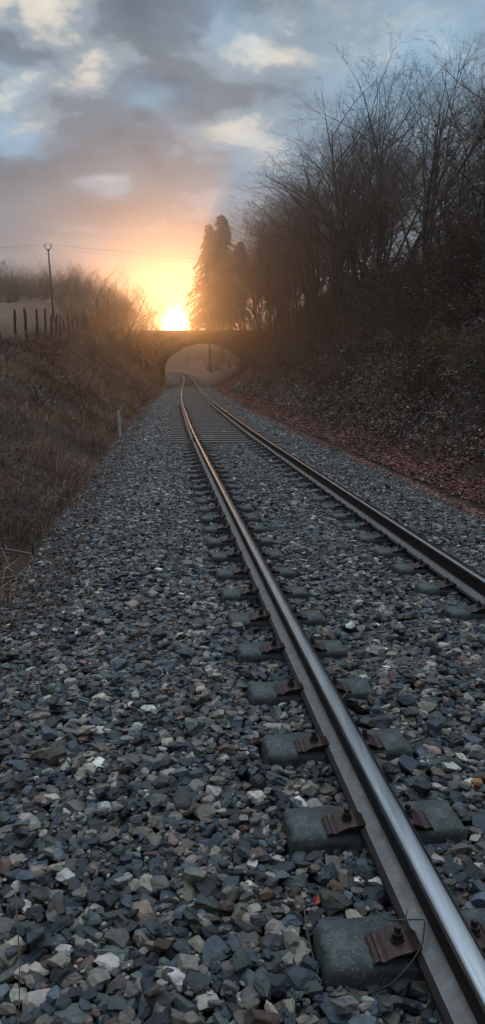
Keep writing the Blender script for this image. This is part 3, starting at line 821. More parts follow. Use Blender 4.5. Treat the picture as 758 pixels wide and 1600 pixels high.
for k in range(26):
    Y = rk.uniform(104.5, 122); px = 372 + k * 4.6 + rk.uniform(-4, 4); t = at_px(px, Y) - float(XC(Y))
    o = put(rk.choice(SP), Y, t, rk.uniform(3.6, 6.2), 1.8, tilt=.1, wide=1.0)
    tag(o, 'tall dark shrub rising above the right half of the bridge parapet', 'shrub', 'tall shrubs behind the bridge parapet')
for k in range(34):
    Y = rk.uniform(46, 97); t = crest(Y) + rk.uniform(-.5, 3.5)
    o = put(rk.choice(SP), Y, t, rk.uniform(2.6, 4.6), 1.8, tilt=.1, wide=.9)
    tag(o, 'tall dark shrub among the hazy tree trunks on the right crest', 'shrub', 'tall shrubs among the hazy trunks')
o = put(SY, 19.0, 5.55, .95, 1.8); tag(o, 'small yellow green shrub glowing against the dark right bank', 'shrub')
# left bank
lsh = []
for y in np.arange(12, 96, 1.6):
    wl = float(np.interp(y, [0, 35, 60, 100], [4.7, 5.0, 6.6, 8.5]))
    for u in (rs.uniform(.6, .8), rs.uniform(.85, 1.1)):
        if rs.random() < (.3 if y < 50 else .7): lsh.append((y + rs.uniform(-.7, .7), -(2.9 + wl * u), u))
for y in np.arange(84, 97.5, .7): lsh.append((y, -(3.4 + rs.uniform(0, 1.6)), .45))
for y in np.arange(60, 97, 2.0): lsh.append((y, -(2.9 + rs.uniform(.25, .6) * 8), .4))
lz = [(0, 24, 'near the left edge'), (24, 45, 'below the fence'), (45, 70, 'by the smaller fence posts'), (70, 200, 'near the bridge')]
for (y, t, u) in sorted(lsh):
    src = rs.choice(SPL + [SP[0], SP[3]])
    o = put(src, y, t, rs.uniform(.6, 1.1) * (.75 if y < 30 else 1 if y < 45 else 1.5), 1.8, tilt=.15, wide=rs.uniform(1.0, 1.5))
    zt = [z[2] for z in lz if z[0] <= y < z[1]][0]; ht = 'on the upper slope' if u < .85 else 'along the crest'
    if u < .5: ht = 'low on the slope'
    tone = 'pale' if 'pale' in (o.children[0].data.materials[0].name) else 'dark'
    tag(o, '%s bare shrub %s of the left bank %s' % (tone, ht, zt), 'shrub', '%s left bank shrubs %s %s' % (tone, ht, zt))
def make_bramble(seed, stems=11, leafcol=(.10, .075, .04)):
    r = random.Random(seed); T = Tubes(); V = []; F = []; C = []; n = 0
    for s_ in range(stems):
        a = r.uniform(0, 6.28); L_ = r.uniform(.9, 2.2); hgt = r.uniform(.35, .9); pp = []
        bend = r.gauss(0, .5)
        for q in range(9):
            v = q / 8; aa = a + bend * v
            pp.append(np.array([math.cos(aa) * L_ * v, math.sin(aa) * L_ * v, hgt * 4 * v * (1 - v) * (1.1 - .3 * v) - .25 * v]))
        T.add(pp, np.linspace(.007, .003, 9), 3)
        for q in range(26):
            v = r.uniform(.15, 1) * 7.99; i_ = int(v); p = pp[i_] + (pp[i_ + 1] - pp[i_]) * (v - i_) + np.array([r.gauss(0, .05) for _ in range(3)])
            d = unit(np.array([r.gauss(0, 1), r.gauss(0, 1), r.gauss(0, .5)])); b2 = unit(np.cross(d, np.array([r.gauss(0, .4), r.gauss(0, .4), 1]))); z_ = r.uniform(.022, .045)
            V += [p, p + d * z_ + b2 * z_ * .55, p + d * z_ * 2, p + d * z_ - b2 * z_ * .55]; F.append((n, n + 1, n + 2, n + 3)); n += 4
            C += [np.array(leafcol) * r.uniform(.5, 1.8)] * 4
    root = empty('bramble', (0, 0, 0)); T.build('stems', M['twigs_red'], root); np_mesh('foliage', np.array(V), np.array(F), M['ivy'], root, color=np.array(C))
    return root
BR = [make_bramble(1), make_bramble(2, 14, (.07, .085, .035)), make_bramble(3, 9, (.16, .09, .05)), make_bramble(4, 12, (.06, .06, .035))]
used_b = set()
def put_plain(src, y, t, sc):
    o = copy_tree(src) if src.name in used_b else src
    used_b.add(src.name); o.location = P(y, t, 0); o.scale = (sc, sc, sc * rs.uniform(.8, 1.2)); o.rotation_euler = (rs.gauss(0, .15), rs.gauss(0, .15), rs.uniform(0, 6.28)); return o
blist = []
for y in np.arange(9, 70, 1.1):
    wr = float(np.interp(y, [0, 15, 50, 100], [4.7, 4.8, 8, 11])); wl = float(np.interp(y, [0, 35, 60, 100], [4.7, 5.0, 6.6, 8.5]))
    blist.append((y + rs.uniform(-.4, .4), 2.9 + wr * rs.uniform(.22, .5)))
    blist.append((y + rs.uniform(-.4, .4), 2.9 + wr * rs.uniform(.5, .95)))
    if rs.random() < .45: blist.append((y + rs.uniform(-.4, .4), -(2.9 + wl * rs.uniform(.25, .85))))
for (y, t) in sorted(blist):
    o = put_plain(rs.choice(BR), y, t, rs.uniform(.7, 1.25))
    if t > 0:
        zt = [z[2] for z in zones if z[0] <= y < z[1]][0]
        lab = 'arching bramble tangle on the right bank %s' % zt
    else:
        zt = [z[2] for z in lz if z[0] <= y < z[1]][0]
        lab = 'thin arching bramble in the grass of the left bank %s' % zt
    tag(o, lab, 'bramble', lab.replace('tangle', 'tangles'))
for k, (y, t, h) in enumerate([(33, -6.3, 1.2), (35.2, -6.6, 1.1)]):
    o = put(SR, y, t, h, 1.8, wide=1.3); tag(o, ['reddish shrub in front of the fence posts, left one of the red pair', 'reddish shrub in front of the fence posts, right one of the red pair'][k], 'shrub', 'red shrubs at the fence')

# bramble shoots that arch out of both banks
# ------------------------------------------------------------------ grass, litter, ivy
def blades(n, yr, trf, hmin, hmax, wid, cols, name, matk, label, cat, droop=.8, out_=-1):
    u = rng.random(n)
    Ys = yr[0] + (yr[1] - yr[0]) * u ** 1.7; Ts = trf(Ys, n)
    # tufts
    tuft = vnoise(Ys * 2.1, Ts * 2.1, 21) + .6 * vnoise(Ys * 5, Ts * 5, 22)
    k = tuft > -.18; Ys, Ts, tuft = Ys[k], Ts[k], tuft[k]; n = len(Ys)
    z = ground_z(Ys, Ts); w0 = W(Ys, Ts); base = np.stack([w0[:, 0], w0[:, 1], z], -1)
    L = (hmin + (hmax - hmin) * rng.random(n)) * (1 + .9 * np.clip(tuft, -.3, .6)) * np.interp(Ys, [0, 30, 80], [1, 1.15, 1.6])
    a = rng.uniform(0, 6.28, n)
    dx = np.cos(a) * .6 - out_ * .55 ; dy = np.sin(a) * .6
    D = np.stack([dx, dy, np.zeros(n)], -1)
    Wd = np.stack([-np.sin(a + rng.normal(0, .6, n)), np.cos(a), np.zeros(n)], -1) * (wid * np.interp(Ys, [0, 15, 80], [1, 1.3, 4]))[:, None]
    p0 = base; p1 = base + np.array([0, 0, 1]) * L[:, None] * .55 + D * L[:, None] * .2
    p2 = p1 + D * L[:, None] * .45 + np.array([0, 0, 1]) * (L * (.25 - .45 * droop * rng.random(n)))[:, None]
    V = np.stack([p0 - Wd, p0 + Wd, p1 + Wd * .8, p1 - Wd * .8, p2 + Wd * .15, p2 - Wd * .15], 1).reshape(-1, 3)
    b = np.arange(n)[:, None] * 6
    F = np.concatenate([b + np.array([[0, 1, 2, 3]]), b + np.array([[3, 2, 4, 5]])])
    C = np.array(cols)[rng.integers(0, len(cols), n)] * rng.uniform(.6, 1.35, (n, 1))
    patch = 1 + 1.0 * vnoise(Ys / 1.6, Ts / 1.6, 31) + .5 * vnoise(Ys / .5, Ts / .5, 33); C = C * patch[:, None]
    gr = np.clip(vnoise(Ys / 1.1, Ts / 1.1, 35) * 3 - .5, 0, 1)[:, None]; C = C * (1 - gr) + C * np.array([.55, .8, .5]) * gr
    return tag(np_mesh(name, V, F, M[matk], color=np.repeat(C, 6, 0)), label, cat, kind='stuff')
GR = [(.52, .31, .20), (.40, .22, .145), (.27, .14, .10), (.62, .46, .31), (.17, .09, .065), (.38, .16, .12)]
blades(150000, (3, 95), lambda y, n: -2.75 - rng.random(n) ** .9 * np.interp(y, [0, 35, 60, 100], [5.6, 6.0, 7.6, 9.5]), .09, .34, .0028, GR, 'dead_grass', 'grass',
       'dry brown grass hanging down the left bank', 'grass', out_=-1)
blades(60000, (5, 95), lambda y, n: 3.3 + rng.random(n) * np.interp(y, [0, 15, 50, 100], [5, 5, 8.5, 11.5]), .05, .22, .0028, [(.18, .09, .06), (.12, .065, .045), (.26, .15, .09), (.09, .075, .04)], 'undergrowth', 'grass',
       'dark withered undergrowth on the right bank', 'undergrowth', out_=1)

def leaves(n, yr, trf, smin, smax, cols, name, matk, label, cat, lift=.03, flat=.45, pw=1.6):
    Ys = yr[0] + (yr[1] - yr[0]) * rng.random(n) ** pw; Ts = trf(Ys, n)
    tuft = vnoise(Ys * 1.1, Ts * 1.1, 41) + .7 * vnoise(Ys * 3, Ts * 3, 42)
    k = tuft > -.6 + .4 * rng.random(n) - .2; Ys, Ts = Ys[k], Ts[k]; n = len(Ys)
    w0 = W(Ys, Ts)
    zz = np.where(np.abs(Ts) < 2.95, bed_z(Ts) + ZR(Ys), ground_z(Ys, Ts) + .025)
    c = np.stack([w0[:, 0], w0[:, 1], zz + rng.random(n) * lift], -1)
    s = (smin + (smax - smin) * rng.random(n)) * np.interp(Ys, [0, 15, 90], [1, 1.1, 3])
    Rm = rot_mats(rng.uniform(0, 6.28, n), rng.normal(0, flat, n), rng.uniform(0, 6.28, n))
    sh = np.array([(-1, 0, 0), (-.2, -.55, .12), (1, 0, .05), (-.2, .55, .16)])
    v = np.einsum('nij,vj->nvi', Rm, sh) * s[:, None, None] + c[:, None, :]
    F = np.arange(n * 4).reshape(-1, 4)
    C = np.array(cols)[rng.integers(0, len(cols), n)] * rng.uniform(.6, 1.4, (n, 1)) * (1 + .6 * vnoise(Ys / 1.3, Ts / 1.3, 51))[:, None]
    return tag(np_mesh(name, v.reshape(-1, 3), F, M[matk], color=np.repeat(C, 4, 0)), label, cat, kind='stuff')
LT = [(.40, .15, .10), (.34, .14, .10), (.42, .19, .14), (.22, .10, .075), (.48, .30, .22), (.15, .08, .06), (.34, .24, .18), (.46, .11, .08)]
leaves(150000, (5, 90), lambda y, n: 2.45 + np.abs(rng.normal(1.15, 1.0, n)) * np.interp(y, [0, 15, 60], [.8, .9, 1.7]), .018, .038, LT, 'leaf_litter', 'leaf', 'reddish brown fallen leaves between the ballast and the right bank', 'fallen leaves')
leaves(26000, (2, 70), lambda y, n: -2.3 - np.abs(rng.normal(.45, .45, n)), .012, .028, [(.12, .06, .038), (.08, .04, .028), (.16, .09, .055)], 'leaf_litter', 'leaf', 'brown leaf litter along the left edge of the ballast', 'fallen leaves')
IV = [(.13, .115, .08), (.22, .21, .175), (.09, .075, .05), (.34, .30, .26), (.18, .10, .07), (.26, .14, .09)]
leaves(60000, (6, 70), lambda y, n: 3.6 + rng.random(n) * np.interp(y, [0, 15, 50, 100], [4.2, 4.4, 7, 10]), .025, .05, IV, 'ivy', 'ivy', 'dull grey green ivy and dead leaves covering the right bank', 'ivy', lift=.16, flat=.8)

# ------------------------------------------------------------------ fence, pole, marker
fence = empty('field_fence', tuple(P(35, -8.2))); tag(fence, 'old field fence of crooked wooden posts along the left crest', 'fence')
posts = []
def cross_y_for(x): return x
fp = [(33.0, 6.0), (35.5, 30), (38.2, 47), (41.5, 63), (45.5, 75), (48.5, 84), (51, 90.5), (54, 97), (58, 106), (62, 112), (66, 118), (70, 124), (74.5, 130), (79, 134.5), (83, 140), (87, 145), (91, 150)]
tops = []
for k, (Y, px) in enumerate(fp):
    X = at_px(px, Y); y0, t0 = inv(np.array([X]), np.array([Y])); b = P(float(y0[0]), float(t0[0]))
    hgt = rs.uniform(1.45, 1.75); lx = rs.gauss(0, .06); ly = rs.gauss(0, .05)
    T = Tubes(); r0 = rs.uniform(.06, .08)
    zz = np.linspace(-.3, hgt, 6); pp = [(lx * z + .012 * math.sin(z * 5 + k), ly * z, z) for z in zz]
    T.add(pp, [r0, r0, r0 * .95, r0 * .9, r0 * .92, r0 * .7], 8)
    top = Vector(pp[-1]); T.add([pp[-1], (pp[-1][0], pp[-1][1], pp[-1][2] + .012)], [r0 * .7, .001], 8)
    o = T.build('post', M['post'], fence); o.location = b - fence.location
    tops.append((b, lx, ly, hgt))
for hh in (.45, .85, 1.1):
    T = Tubes(); pp = []
    for q, (b, lx, ly, hgt) in enumerate(tops):
        p = b + Vector((lx * hh, ly * hh - .08, hh)) - fence.location; 
        if pp: m_ = (Vector(pp[-1]) + p) / 2; m_.z -= .05; pp.append(tuple(m_))
        pp.append(tuple(p))
    T.add(pp, .005, 4); T.build('wire', M['wire'], fence)

def make_pole():
    Y = 76.0; X = at_px(88.5, Y); y0, t0 = inv(np.array([X]), np.array([Y])); b = P(float(y0[0]), float(t0[0]))
    topz = 1.434 + (581 - 392) / 1202 * Y
    root = empty('utility_pole', tuple(b)); tag(root, 'lone slim utility pole with a triangular bracket on top, behind the fence', 'utility pole')
    H = topz - b.z
    bm = bmesh.new(); bmesh.ops.create_cone(bm, cap_ends=True, segments=10, radius1=.12, radius2=.075, depth=H - .5 + .4, matrix=Matrix.Translation((0, 0, (H - .5) / 2 - .2)))
    bmesh.ops.rotate(bm, verts=bm.verts[:], cent=(0, 0, 0), matrix=Matrix.Rotation(R(-2.0), 3, 'Y'))
    bm_mesh('post', bm, M['pole'], root, smooth=True)
    ox = -math.tan(R(2.0)) * (H - .6)
    T = Tubes(); z0 = H - .75
    T.add([(ox, 0, z0), (ox - .34, 0, z0 + .42), (ox - .16, 0, z0 + .78)], .045, 5)
    T.add([(ox, 0, z0), (ox + .30, 0, z0 + .40), (ox + .18, 0, z0 + .74)], .045, 5)
    T.build('bracket', M['pole'], root)
    tips = []
    for dx, dz in ((-.34, .42), (.30, .40), (0.0, .0)):
        bm = bmesh.new()
        for q, rr in enumerate((.03, .04, .03)): bmesh.ops.create_cone(bm, cap_ends=True, segments=10, radius1=rr, radius2=rr * .6, depth=.07, matrix=Matrix.Translation((ox + dx, 0, z0 + dz + .05 + q * .065)))
        bm_mesh('insulator', bm, M['insul'], root, smooth=False)
        tips.append(b + Vector((ox + dx, 0, z0 + dz + .24)))
    return tips
tips = make_pole()
for k, tp in enumerate(tips):
    T = Tubes(); pp = []
    for q in np.linspace(-1, 1, 25):
        pp.append((tp.x + q * 60, tp.y + (30 * q if q > 0 else -14 * q), tp.z - 1.1 * (1 - (1 - abs(q) * 1.0) ** 2) * 1.0 + .9 * q * q))
    T.add(pp, .0045, 4)
    tag(T.build('power_cable', M['wire']), ['power cable from the left arm of the utility pole', 'power cable from the right arm of the utility pole', 'power cable from the top of the utility pole'][k], 'cable', 'power cables on the pole')

X = at_px(188, 22.6); y0, t0 = inv(np.array([X]), np.array([22.6]))
b = P(float(y0[0]), float(t0[0])); print('marker', y0, t0, b)
root = empty('marker_post', tuple(b)); tag(root, 'slim white marker post standing in dry grass left of the track', 'marker post')
bm = bmesh.new(); box_bm(bm, 0, 0, .33, .085, .06, .98, bev=.008); bm_mesh('post', bm, M['white'], root)
bm = bmesh.new(); box_bm(bm, 0, 0, .835, .095, .07, .05, bev=.01); bm_mesh('cap', bm, M['white'], root)
root.rotation_euler = (0, R(-3), .2)

# fallen pale stick on the right litter
T = Tubes(); a = P(27.2, 3.7, .10); b_ = P(25.4, 4.5, .12); mid = (a + b_) / 2 + Vector((0, 0, .04))
T.add([tuple(a), tuple(mid), tuple(b_)], [.025, .03, .022], 6)
tag(T.build('fallen_stick', M['pipe']), 'pale straight stick lying on the leaf litter of the right slope', 'stick')

# ------------------------------------------------------------------ twigs lying about
def zb(y, t): return float(bed_z(np.array(t)))
def twig(name, pts_, r0, label, matk='twig_dry', side=None, cat='twig', grp='dry twigs on the ballast'):
    root = pts_[0]; o0 = Vector(tuple(W(root[0], root[1], root[2])))
    T = Tubes(); q = [np.array(W(a, b, c)) - np.array(o0) for a, b, c in pts_]
    # smooth the polyline
    q = np.array(q); tt = np.arange(len(q)); ts = np.linspace(0, len(q) - 1, (len(q) - 1) * 4 + 1)
    qq = np.stack([np.interp(ts, tt, q[:, i_]) for i_ in range(3)], -1); qq[1:-1] = (qq[:-2] + 2 * qq[1:-1] + qq[2:]) / 4
    T.add(qq, np.linspace(r0, r0 * .45, len(qq)), 6)
    for s in (side or []):
        s0 = [np.array(W(a, b, c)) - np.array(o0) for a, b, c in s]; T.add(s0, np.linspace(r0 * .7, r0 * .3, len(s0)), 5)
    o = T.build(name, M[matk]); o.location = o0
    tag(o, label, cat, grp); return o
def yt(x, y, z=-.2):
    """photo measurement -> track coordinates on the plane z (used once to read off where small things lie)"""
    f = 1202; p = math.atan(219 / 1202); xc = (x - 379) / f; yc = (800 - y) / f
    d = (xc, math.cos(p) + yc * math.sin(p), -math.sin(p) + yc * math.cos(p)); k = (z - 1.434) / d[2]
    a, b = inv(np.array([d[0] * k]), np.array([d[1] * k])); return float(a[0]), float(b[0])
def tp(*L): return [(*yt(x, y, z), z) for x, y, z in L]
twig('twig', tp((588, 1424, -.12), (606, 1438, -.115), (640, 1437, -.112), (662, 1437, -.118)), .0034, 'crooked twig lying over the clip of the nearest sleeper against the rail', side=[tp((634, 1437, -.112), (637, 1420, -.09))])
twig('twig', tp((664, 1440, -.12), (660, 1478, -.135), (640, 1508, -.165), (612, 1538, -.178), (575, 1552, -.185)), .0028, 'thin bent twig curling down from the rail foot beside the nearest block')
twig('twig', tp((24, 1396, -.175), (27, 1440, -.17), (31, 1500, -.165), (30, 1576, -.175)), .0034, 'long nearly straight pale twig at the bottom left corner of the ballast')
twig('twig', tp((52, 1385, -.17), (72, 1388, -.165), (84, 1402, -.165), (90, 1430, -.18)), .0028, 'short hooked twig beside the long one at bottom left')
twig('twig', tp((230, 1398, -.17), (243, 1430, -.165), (258, 1458, -.18)), .0028, 'small dark twig slanting among stones at the bottom left centre')
twig('twig', tp((474, 1410, -.175), (479, 1450, -.17), (488, 1492, -.165), (498, 1520, -.18)), .003, 'dark twig leaning against the left end of the nearest block')
twig('twig', tp((533, 1094, -.18), (544, 1080, -.165), (558, 1064, -.15)), .005, 'short straight stick resting on the inner half of the fourth sleeper')
twig('twig', tp((575, 1040, -.18), (620, 1045, -.17), (660, 1043, -.18)), .004, 'dark twig lying across the stones between the rails')
twig('twig', tp((30, 1108, -.17), (90, 1112, -.165), (150, 1108, -.17)), .004, 'dark twig lying flat on the far left of the ballast')
twig('fallen_branch', tp((2, 858, -.25), (30, 862, -.18), (58, 868, -.16), (75, 874, -.2), (98, 884, -.25)), .014, 'pale bent fallen branch at the left edge where grass meets ballast', cat='branch',
     side=[tp((4, 860, -.2), (14, 884, -.2), (20, 900, -.28)), tp((52, 866, -.16), (50, 850, -.05), (58, 838, .05)), tp((6, 860, -.2), (2, 835, .05), (8, 828, .1)), tp((70, 872, -.2), (90, 868, -.15), (104, 860, -.1))], matk='pipe', grp='fallen branches')
def thing_rock(y, t, z, s, m, name, label, cat):
    V, F = rock_proto(900, True, 12)
    o = np_mesh(name, V * np.array(s), F, m); o.location = tuple(W(y, t, z)); o.rotation_euler = (.2, .1, .7); tag(o, label, cat)
a, b = yt(745, 1222, -.19); thing_rock(a, b, -.188, (.028, .022, .014), M['orange_stone'], 'orange_stone', 'single bright orange stone near the right edge of the ballast', 'stone')
a, b = yt(494, 1410, -.18); w0 = W(a, b, -.172)
V = np.array([(-.02, 0, 0), (-.006, -.012, .006), (.02, 0, .004), (-.004, .013, .009)])
bm = bmesh.new(); vs = [bm.verts.new(v) for v in V] ; bm.faces.new(vs); 
ex = bmesh.ops.extrude_face_region(bm, geom=bm.faces[:]); bmesh.ops.translate(bm, verts=[v for v in ex['geom'] if isinstance(v, bmesh.types.BMVert)], vec=(0, 0, .0012))
o = bm_mesh('fallen_leaf', bm, M['red_leaf']); o.location = tuple(w0); o.rotation_euler = (.5, -.2, 1.2); tag(o, 'single vivid red leaf on the stones above the nearest block', 'leaf')

# ------------------------------------------------------------------ camera
cam = bpy.data.cameras.new('camera'); co = bpy.data.objects.new('camera', cam); col.objects.link(co)
pitch = math.atan(219 / 1202)
co.location = (0, 0, 1.434); co.rotation_euler = (math.pi / 2 - pitch, 0, 0)
cam.sensor_fit = 'VERTICAL'; cam.sensor_height = 36; cam.lens = 36 * 1202 / 1600
cam.clip_start = .05; cam.clip_end = 5000
scene.camera = co

# ------------------------------------------------------------------ light
f = 1202; xc, yc = (275 - 379) / f, (800 - 508) / f
sd = Vector((xc, math.cos(pitch) + yc * math.sin(pitch), -math.sin(pitch) + yc * math.cos(pitch))).normalized()
elev = math.asin(sd.z); az = math.atan2(sd.x, sd.y)
print('sun', math.degrees(elev), math.degrees(az))
SUN_STRENGTH = .52; SKY = .12
sl = bpy.data.lights.new('sun', 'SUN'); sl.energy = SUN_STRENGTH; sl.color = (1.0, .42, .11); sl.angle = R(.8)
so = bpy.data.objects.new('sun', sl); col.objects.link(so); so.rotation_euler = sd.to_track_quat('Z', 'Y').to_euler(); so.location = (0, 0, 30)

world = bpy.data.worlds.new('World'); scene.world = world; world.use_nodes = True
nt = world.node_tree; N = nt.nodes; L = nt.links; N.clear()
outw = N.new('ShaderNodeOutputWorld'); bg = N.new('ShaderNodeBackground'); L.new(bg.outputs[0], outw.inputs[0])
sky = N.new('ShaderNodeTexSky'); sky.sky_type = 'NISHITA'; sky.sun_disc = False; sky.sun_elevation = elev; sky.sun_rotation = az
sky.air_density = 1.0; sky.dust_density = 2.0; sky.ozone_density = 1.5
tc = N.new('ShaderNodeTexCoord'); sep = N.new('ShaderNodeSeparateXYZ'); L.new(tc.outputs['Generated'], sep.inputs[0])
def math_(op, a, b=None, clamp=False):
    n = N.new('ShaderNodeMath'); n.operation = op; n.use_clamp = clamp
    for i_, v in enumerate((a, b)):
        if v is None: continue
        if hasattr(v, 'name') or hasattr(v, 'is_output'): L.new(v, n.inputs[i_])
        else: n.inputs[i_].default_value = v
    return n.outputs[0]
def ramp(v, stops):
    n = N.new('ShaderNodeValToRGB'); e = n.color_ramp.elements
    while len(e) < len(stops): e.new(.5)
    for i_, (p, c) in enumerate(stops):
        e[i_].position = p; e[i_].color = (*c, 1) if isinstance(c, tuple) else (c, c, c, 1)
    n.color_ramp.interpolation = 'EASE'
    L.new(v, n.inputs[0]); return n.outputs[0]
def mixc(fac, a, b, mode='MIX'):
    n = N.new('ShaderNodeMix'); n.data_type = 'RGBA'; n.blend_type = mode
    if isinstance(fac, float): n.inputs[0].default_value = fac
    else: L.new(fac, n.inputs[0])
    for i_, v in ((6, a), (7, b)):
        if isinstance(v, tuple): n.inputs[i_].default_value = (*v, 1)
        else: L.new(v, n.inputs[i_])
    return n.outputs[2]
zc = math_('MAXIMUM', sep.outputs[2], 0.0); den = math_('ADD', zc, .32)
cmb = N.new('ShaderNodeCombineXYZ'); L.new(math_('DIVIDE', sep.outputs[0], den), cmb.inputs[0]); L.new(math_('DIVIDE', sep.outputs[1], den), cmb.inputs[1])
def noise(scale, detail, rough, off, dist=0.0):
    mp = N.new('ShaderNodeMapping'); mp.inputs['Location'].default_value = off; L.new(cmb.outputs[0], mp.inputs[0])
    n = N.new('ShaderNodeTexNoise'); n.inputs['Scale'].default_value = scale; n.inputs['Detail'].default_value = detail; n.inputs['Roughness'].default_value = rough
    n.inputs['Distortion'].default_value = dist
    L.new(mp.outputs[0], n.inputs['Vector']); return n.outputs['Fac']
n1_ = noise(2.6, 6, .5, (3.1, 1.7, .4), .3); n2_ = noise(4.2, 9, .58, (8.2, 5.1, 2.4), .2)
# cloud masses: where in the sky (azimuth, elevation in radians) the light banks, dark banks and blue gaps lie
azn = math_('ARCTAN2', sep.outputs[0], sep.outputs[1]); eln = math_('ARCSINE', sep.outputs[2])
wa = noise(5.0, 4, .55, (1.3, 9.2, 0)); wb = noise(5.0, 4, .55, (7.7, 2.9, 3))
azw = math_('ADD', azn, math_('MULTIPLY', math_('SUBTRACT', wa, .5), .17)); elw = math_('ADD', eln, math_('MULTIPLY', math_('SUBTRACT', wb, .5), .12))
def blobs(lst):
    tot = None
    for x, y, rx, ry, st in lst:
        yc_ = (800 - y) / 1202; xc_ = (x - 379) / 1202; p_ = pitch
        d = Vector((xc_, math.cos(p_) + yc_ * math.sin(p_), -math.sin(p_) + yc_ * math.cos(p_))).normalized()
        a_ = math.atan2(d.x, d.y); e_ = math.asin(d.z)
        u = math_('DIVIDE', math_('SUBTRACT', azw, a_), rx / 1202.0 * 1.05); v = math_('DIVIDE', math_('SUBTRACT', elw, e_), ry / 1202.0 * .95)
        q = math_('MULTIPLY', math_('EXPONENT', math_('MULTIPLY', math_('ADD', math_('MULTIPLY', u, u), math_('MULTIPLY', v, v)), -1.0)), st)
        tot = q if tot is None else math_('ADD', tot, q)
    return tot
lightb = blobs([(15, 150, 60, 38, .20), (125, 135, 48, 26, .22), (195, 95, 60, 20, .14), (410, 55, 90, 40, .20), (40, 12, 110, 28, .20), (180, 292, 42, 14, .20), (370, 220, 60, 30, .08),
                (590, 60, 90, 50, .10), (260, 215, 70, 22, .06), (345, 25, 30, 40, .10), (-200, 120, 90, 60, .15), (980, 160, 120, 60, .15),
                (80, 255, 120, 48, -.20), (235, 40, 95, 38, -.15), (370, 150, 90, 46, -.13), (20, 75, 90, 20, -.12), (300, 310, 120, 40, -.05), (520, 150, 80, 60, -.04), (740, 60, 90, 60, .06), (480, 20, 60, 30, -.10)])
blueb = blobs([(240, 165, 55, 30, .85), (30, 205, 50, 24, .9), (445, 290, 110, 60, .55), (180, 292, 48, 18, .5), (640, 150, 120, 90, .6), (350, 30, 40, 50, .45), (560, 210, 60, 60, .5), (720, 30, 90, 50, .4), (30, 150, 40, 60, .3)])
cv = math_('ADD', math_('ADD', math_('MULTIPLY', math_('SUBTRACT', n2_, .5), .95), .48), lightb)
cloudc = ramp(cv, [(.24, (.060, .095, .135)), (.43, (.115, .155, .20)), (.56, (.225, .285, .34)), (.70, (.62, .58, .50)), (.84, (.98, .90, .76))])
gap = math_('MULTIPLY', blueb, math_('ADD', math_('MULTIPLY', math_('SUBTRACT', n1_, .5), 2.2), .75), True)
skyc = mixc(gap, cloudc, (.26, .48, .68))
# towards the horizon the cloud deck thins into a grey warm veil
el = ramp(zc, [(.0, 1.0), (.10, .8), (.22, .15), (.30, 0.0)])
skyc = mixc(el, skyc, (.13, .22, .30))
skyc = mixc(1.0, skyc, (1.0, 1.0, 1.0), 'MULTIPLY')
# the aureole of the low sun
vd = N.new('ShaderNodeVectorMath'); vd.operation = 'DOT_PRODUCT'; L.new(tc.outputs['Generated'], vd.inputs[0]); vd.inputs[1].default_value = sd
ang = math_('ARCCOSINE', math_('MINIMUM', vd.outputs['Value'], 1.0))
a_deg = math_('MULTIPLY', ang, 180 / math.pi)
def lobe(w, s): return math_('MULTIPLY', math_('EXPONENT', math_('MULTIPLY', math_('POWER', math_('DIVIDE', a_deg, w), 1.2), -1.0)), s)
def addc(base_, c, v):
    n = N.new('ShaderNodeVectorMath'); n.operation = 'SCALE'; n.inputs[0].default_value = c; L.new(v, n.inputs['Scale'])
    m_ = N.new('ShaderNodeVectorMath'); m_.operation = 'ADD'; L.new(base_, m_.inputs[0]); L.new(n.outputs[0], m_.inputs[1]); return m_.outputs[0]
nish = N.new('ShaderNodeVectorMath'); nish.operation = 'SCALE'; L.new(sky.outputs[0], nish.inputs[0]); nish.inputs['Scale'].default_value = .025
ad = N.new('ShaderNodeVectorMath'); ad.operation = 'ADD'
sc10 = N.new('ShaderNodeVectorMath'); sc10.operation = 'SCALE'; L.new(skyc, sc10.inputs[0]); sc10.inputs['Scale'].default_value = 8.5
L.new(sc10.outputs[0], ad.inputs[0]); L.new(nish.outputs[0], ad.inputs[1])
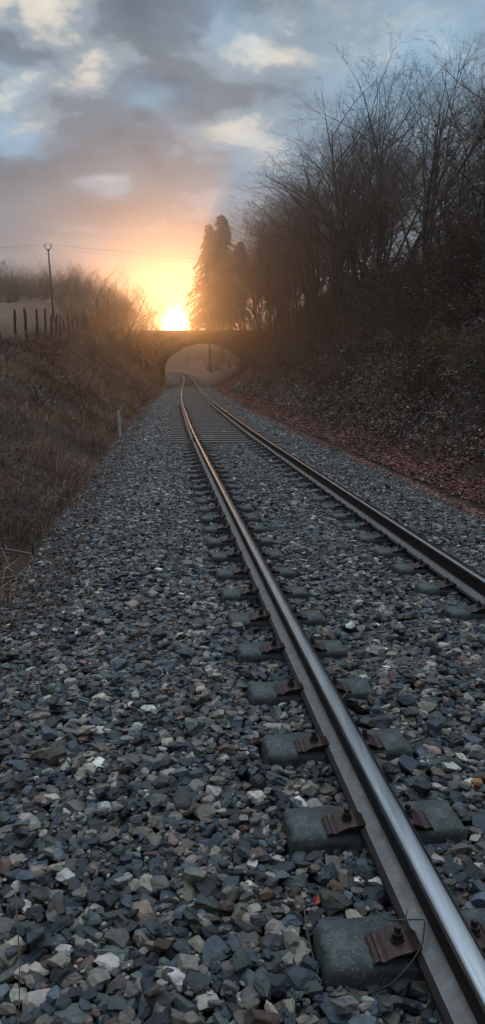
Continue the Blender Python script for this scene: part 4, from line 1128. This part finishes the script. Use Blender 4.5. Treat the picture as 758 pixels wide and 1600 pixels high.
over = N.new('ShaderNodeVectorMath'); over.operation = 'SCALE'; L.new(ad.outputs[0], over.inputs[0]); L.new(math_('MULTIPLY', math_('ADD', math_('MULTIPLY', math_('MINIMUM', math_('MAXIMUM', math_('SUBTRACT', zc, .45), 0.0), .45), 9.0), 1.0), math_('MINIMUM', math_('MAXIMUM', math_('ADD', math_('MULTIPLY', sep.outputs[1], 1.3), .74), .42), 1.0)), over.inputs['Scale'])  # unseen overhead sky boosted, sky behind dimmed, added to light the stone tops
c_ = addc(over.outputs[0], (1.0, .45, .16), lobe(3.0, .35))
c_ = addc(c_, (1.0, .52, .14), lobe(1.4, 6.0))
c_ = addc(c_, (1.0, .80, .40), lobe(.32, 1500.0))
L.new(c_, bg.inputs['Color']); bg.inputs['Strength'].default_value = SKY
world.cycles.sampling_method = 'MANUAL'; world.cycles.sample_map_resolution = 1024

# ------------------------------------------------------------------ haze
bm = bmesh.new(); box_bm(bm, -20, 60, 14.5, 440, 400, 36.0)
hz = bm_mesh('haze', bm, []) ; hm = bpy.data.materials.new('haze'); hm.use_nodes = True; hn = hm.node_tree; hn.nodes.clear()
ho = hn.nodes.new('ShaderNodeOutputMaterial'); pv = hn.nodes.new('ShaderNodeVolumePrincipled')
pv.inputs['Color'].default_value = (.93, .90, .88, 1); pv.inputs['Density'].default_value = .0027; pv.inputs['Anisotropy'].default_value = .90
hn.links.new(pv.outputs[0], ho.inputs['Volume']); hz.data.materials.append(hm)
tag(hz, 'thin evening haze filling the cutting', kind='stuff')

# ------------------------------------------------------------------ render settings
scene.render.engine = 'CYCLES'
scene.view_settings.view_transform = 'Standard'; scene.view_settings.look = 'None'; scene.view_settings.gamma = 1; scene.view_settings.use_curve_mapping = False
scene.view_settings.exposure = 0.36
cy = scene.cycles
cy.use_denoising = True; cy.denoiser = 'OPENIMAGEDENOISE'
cy.max_bounces = 5; cy.diffuse_bounces = 2; cy.glossy_bounces = 3; cy.transmission_bounces = 2; cy.volume_bounces = 0; cy.transparent_max_bounces = 4
cy.sample_clamp_indirect = 6
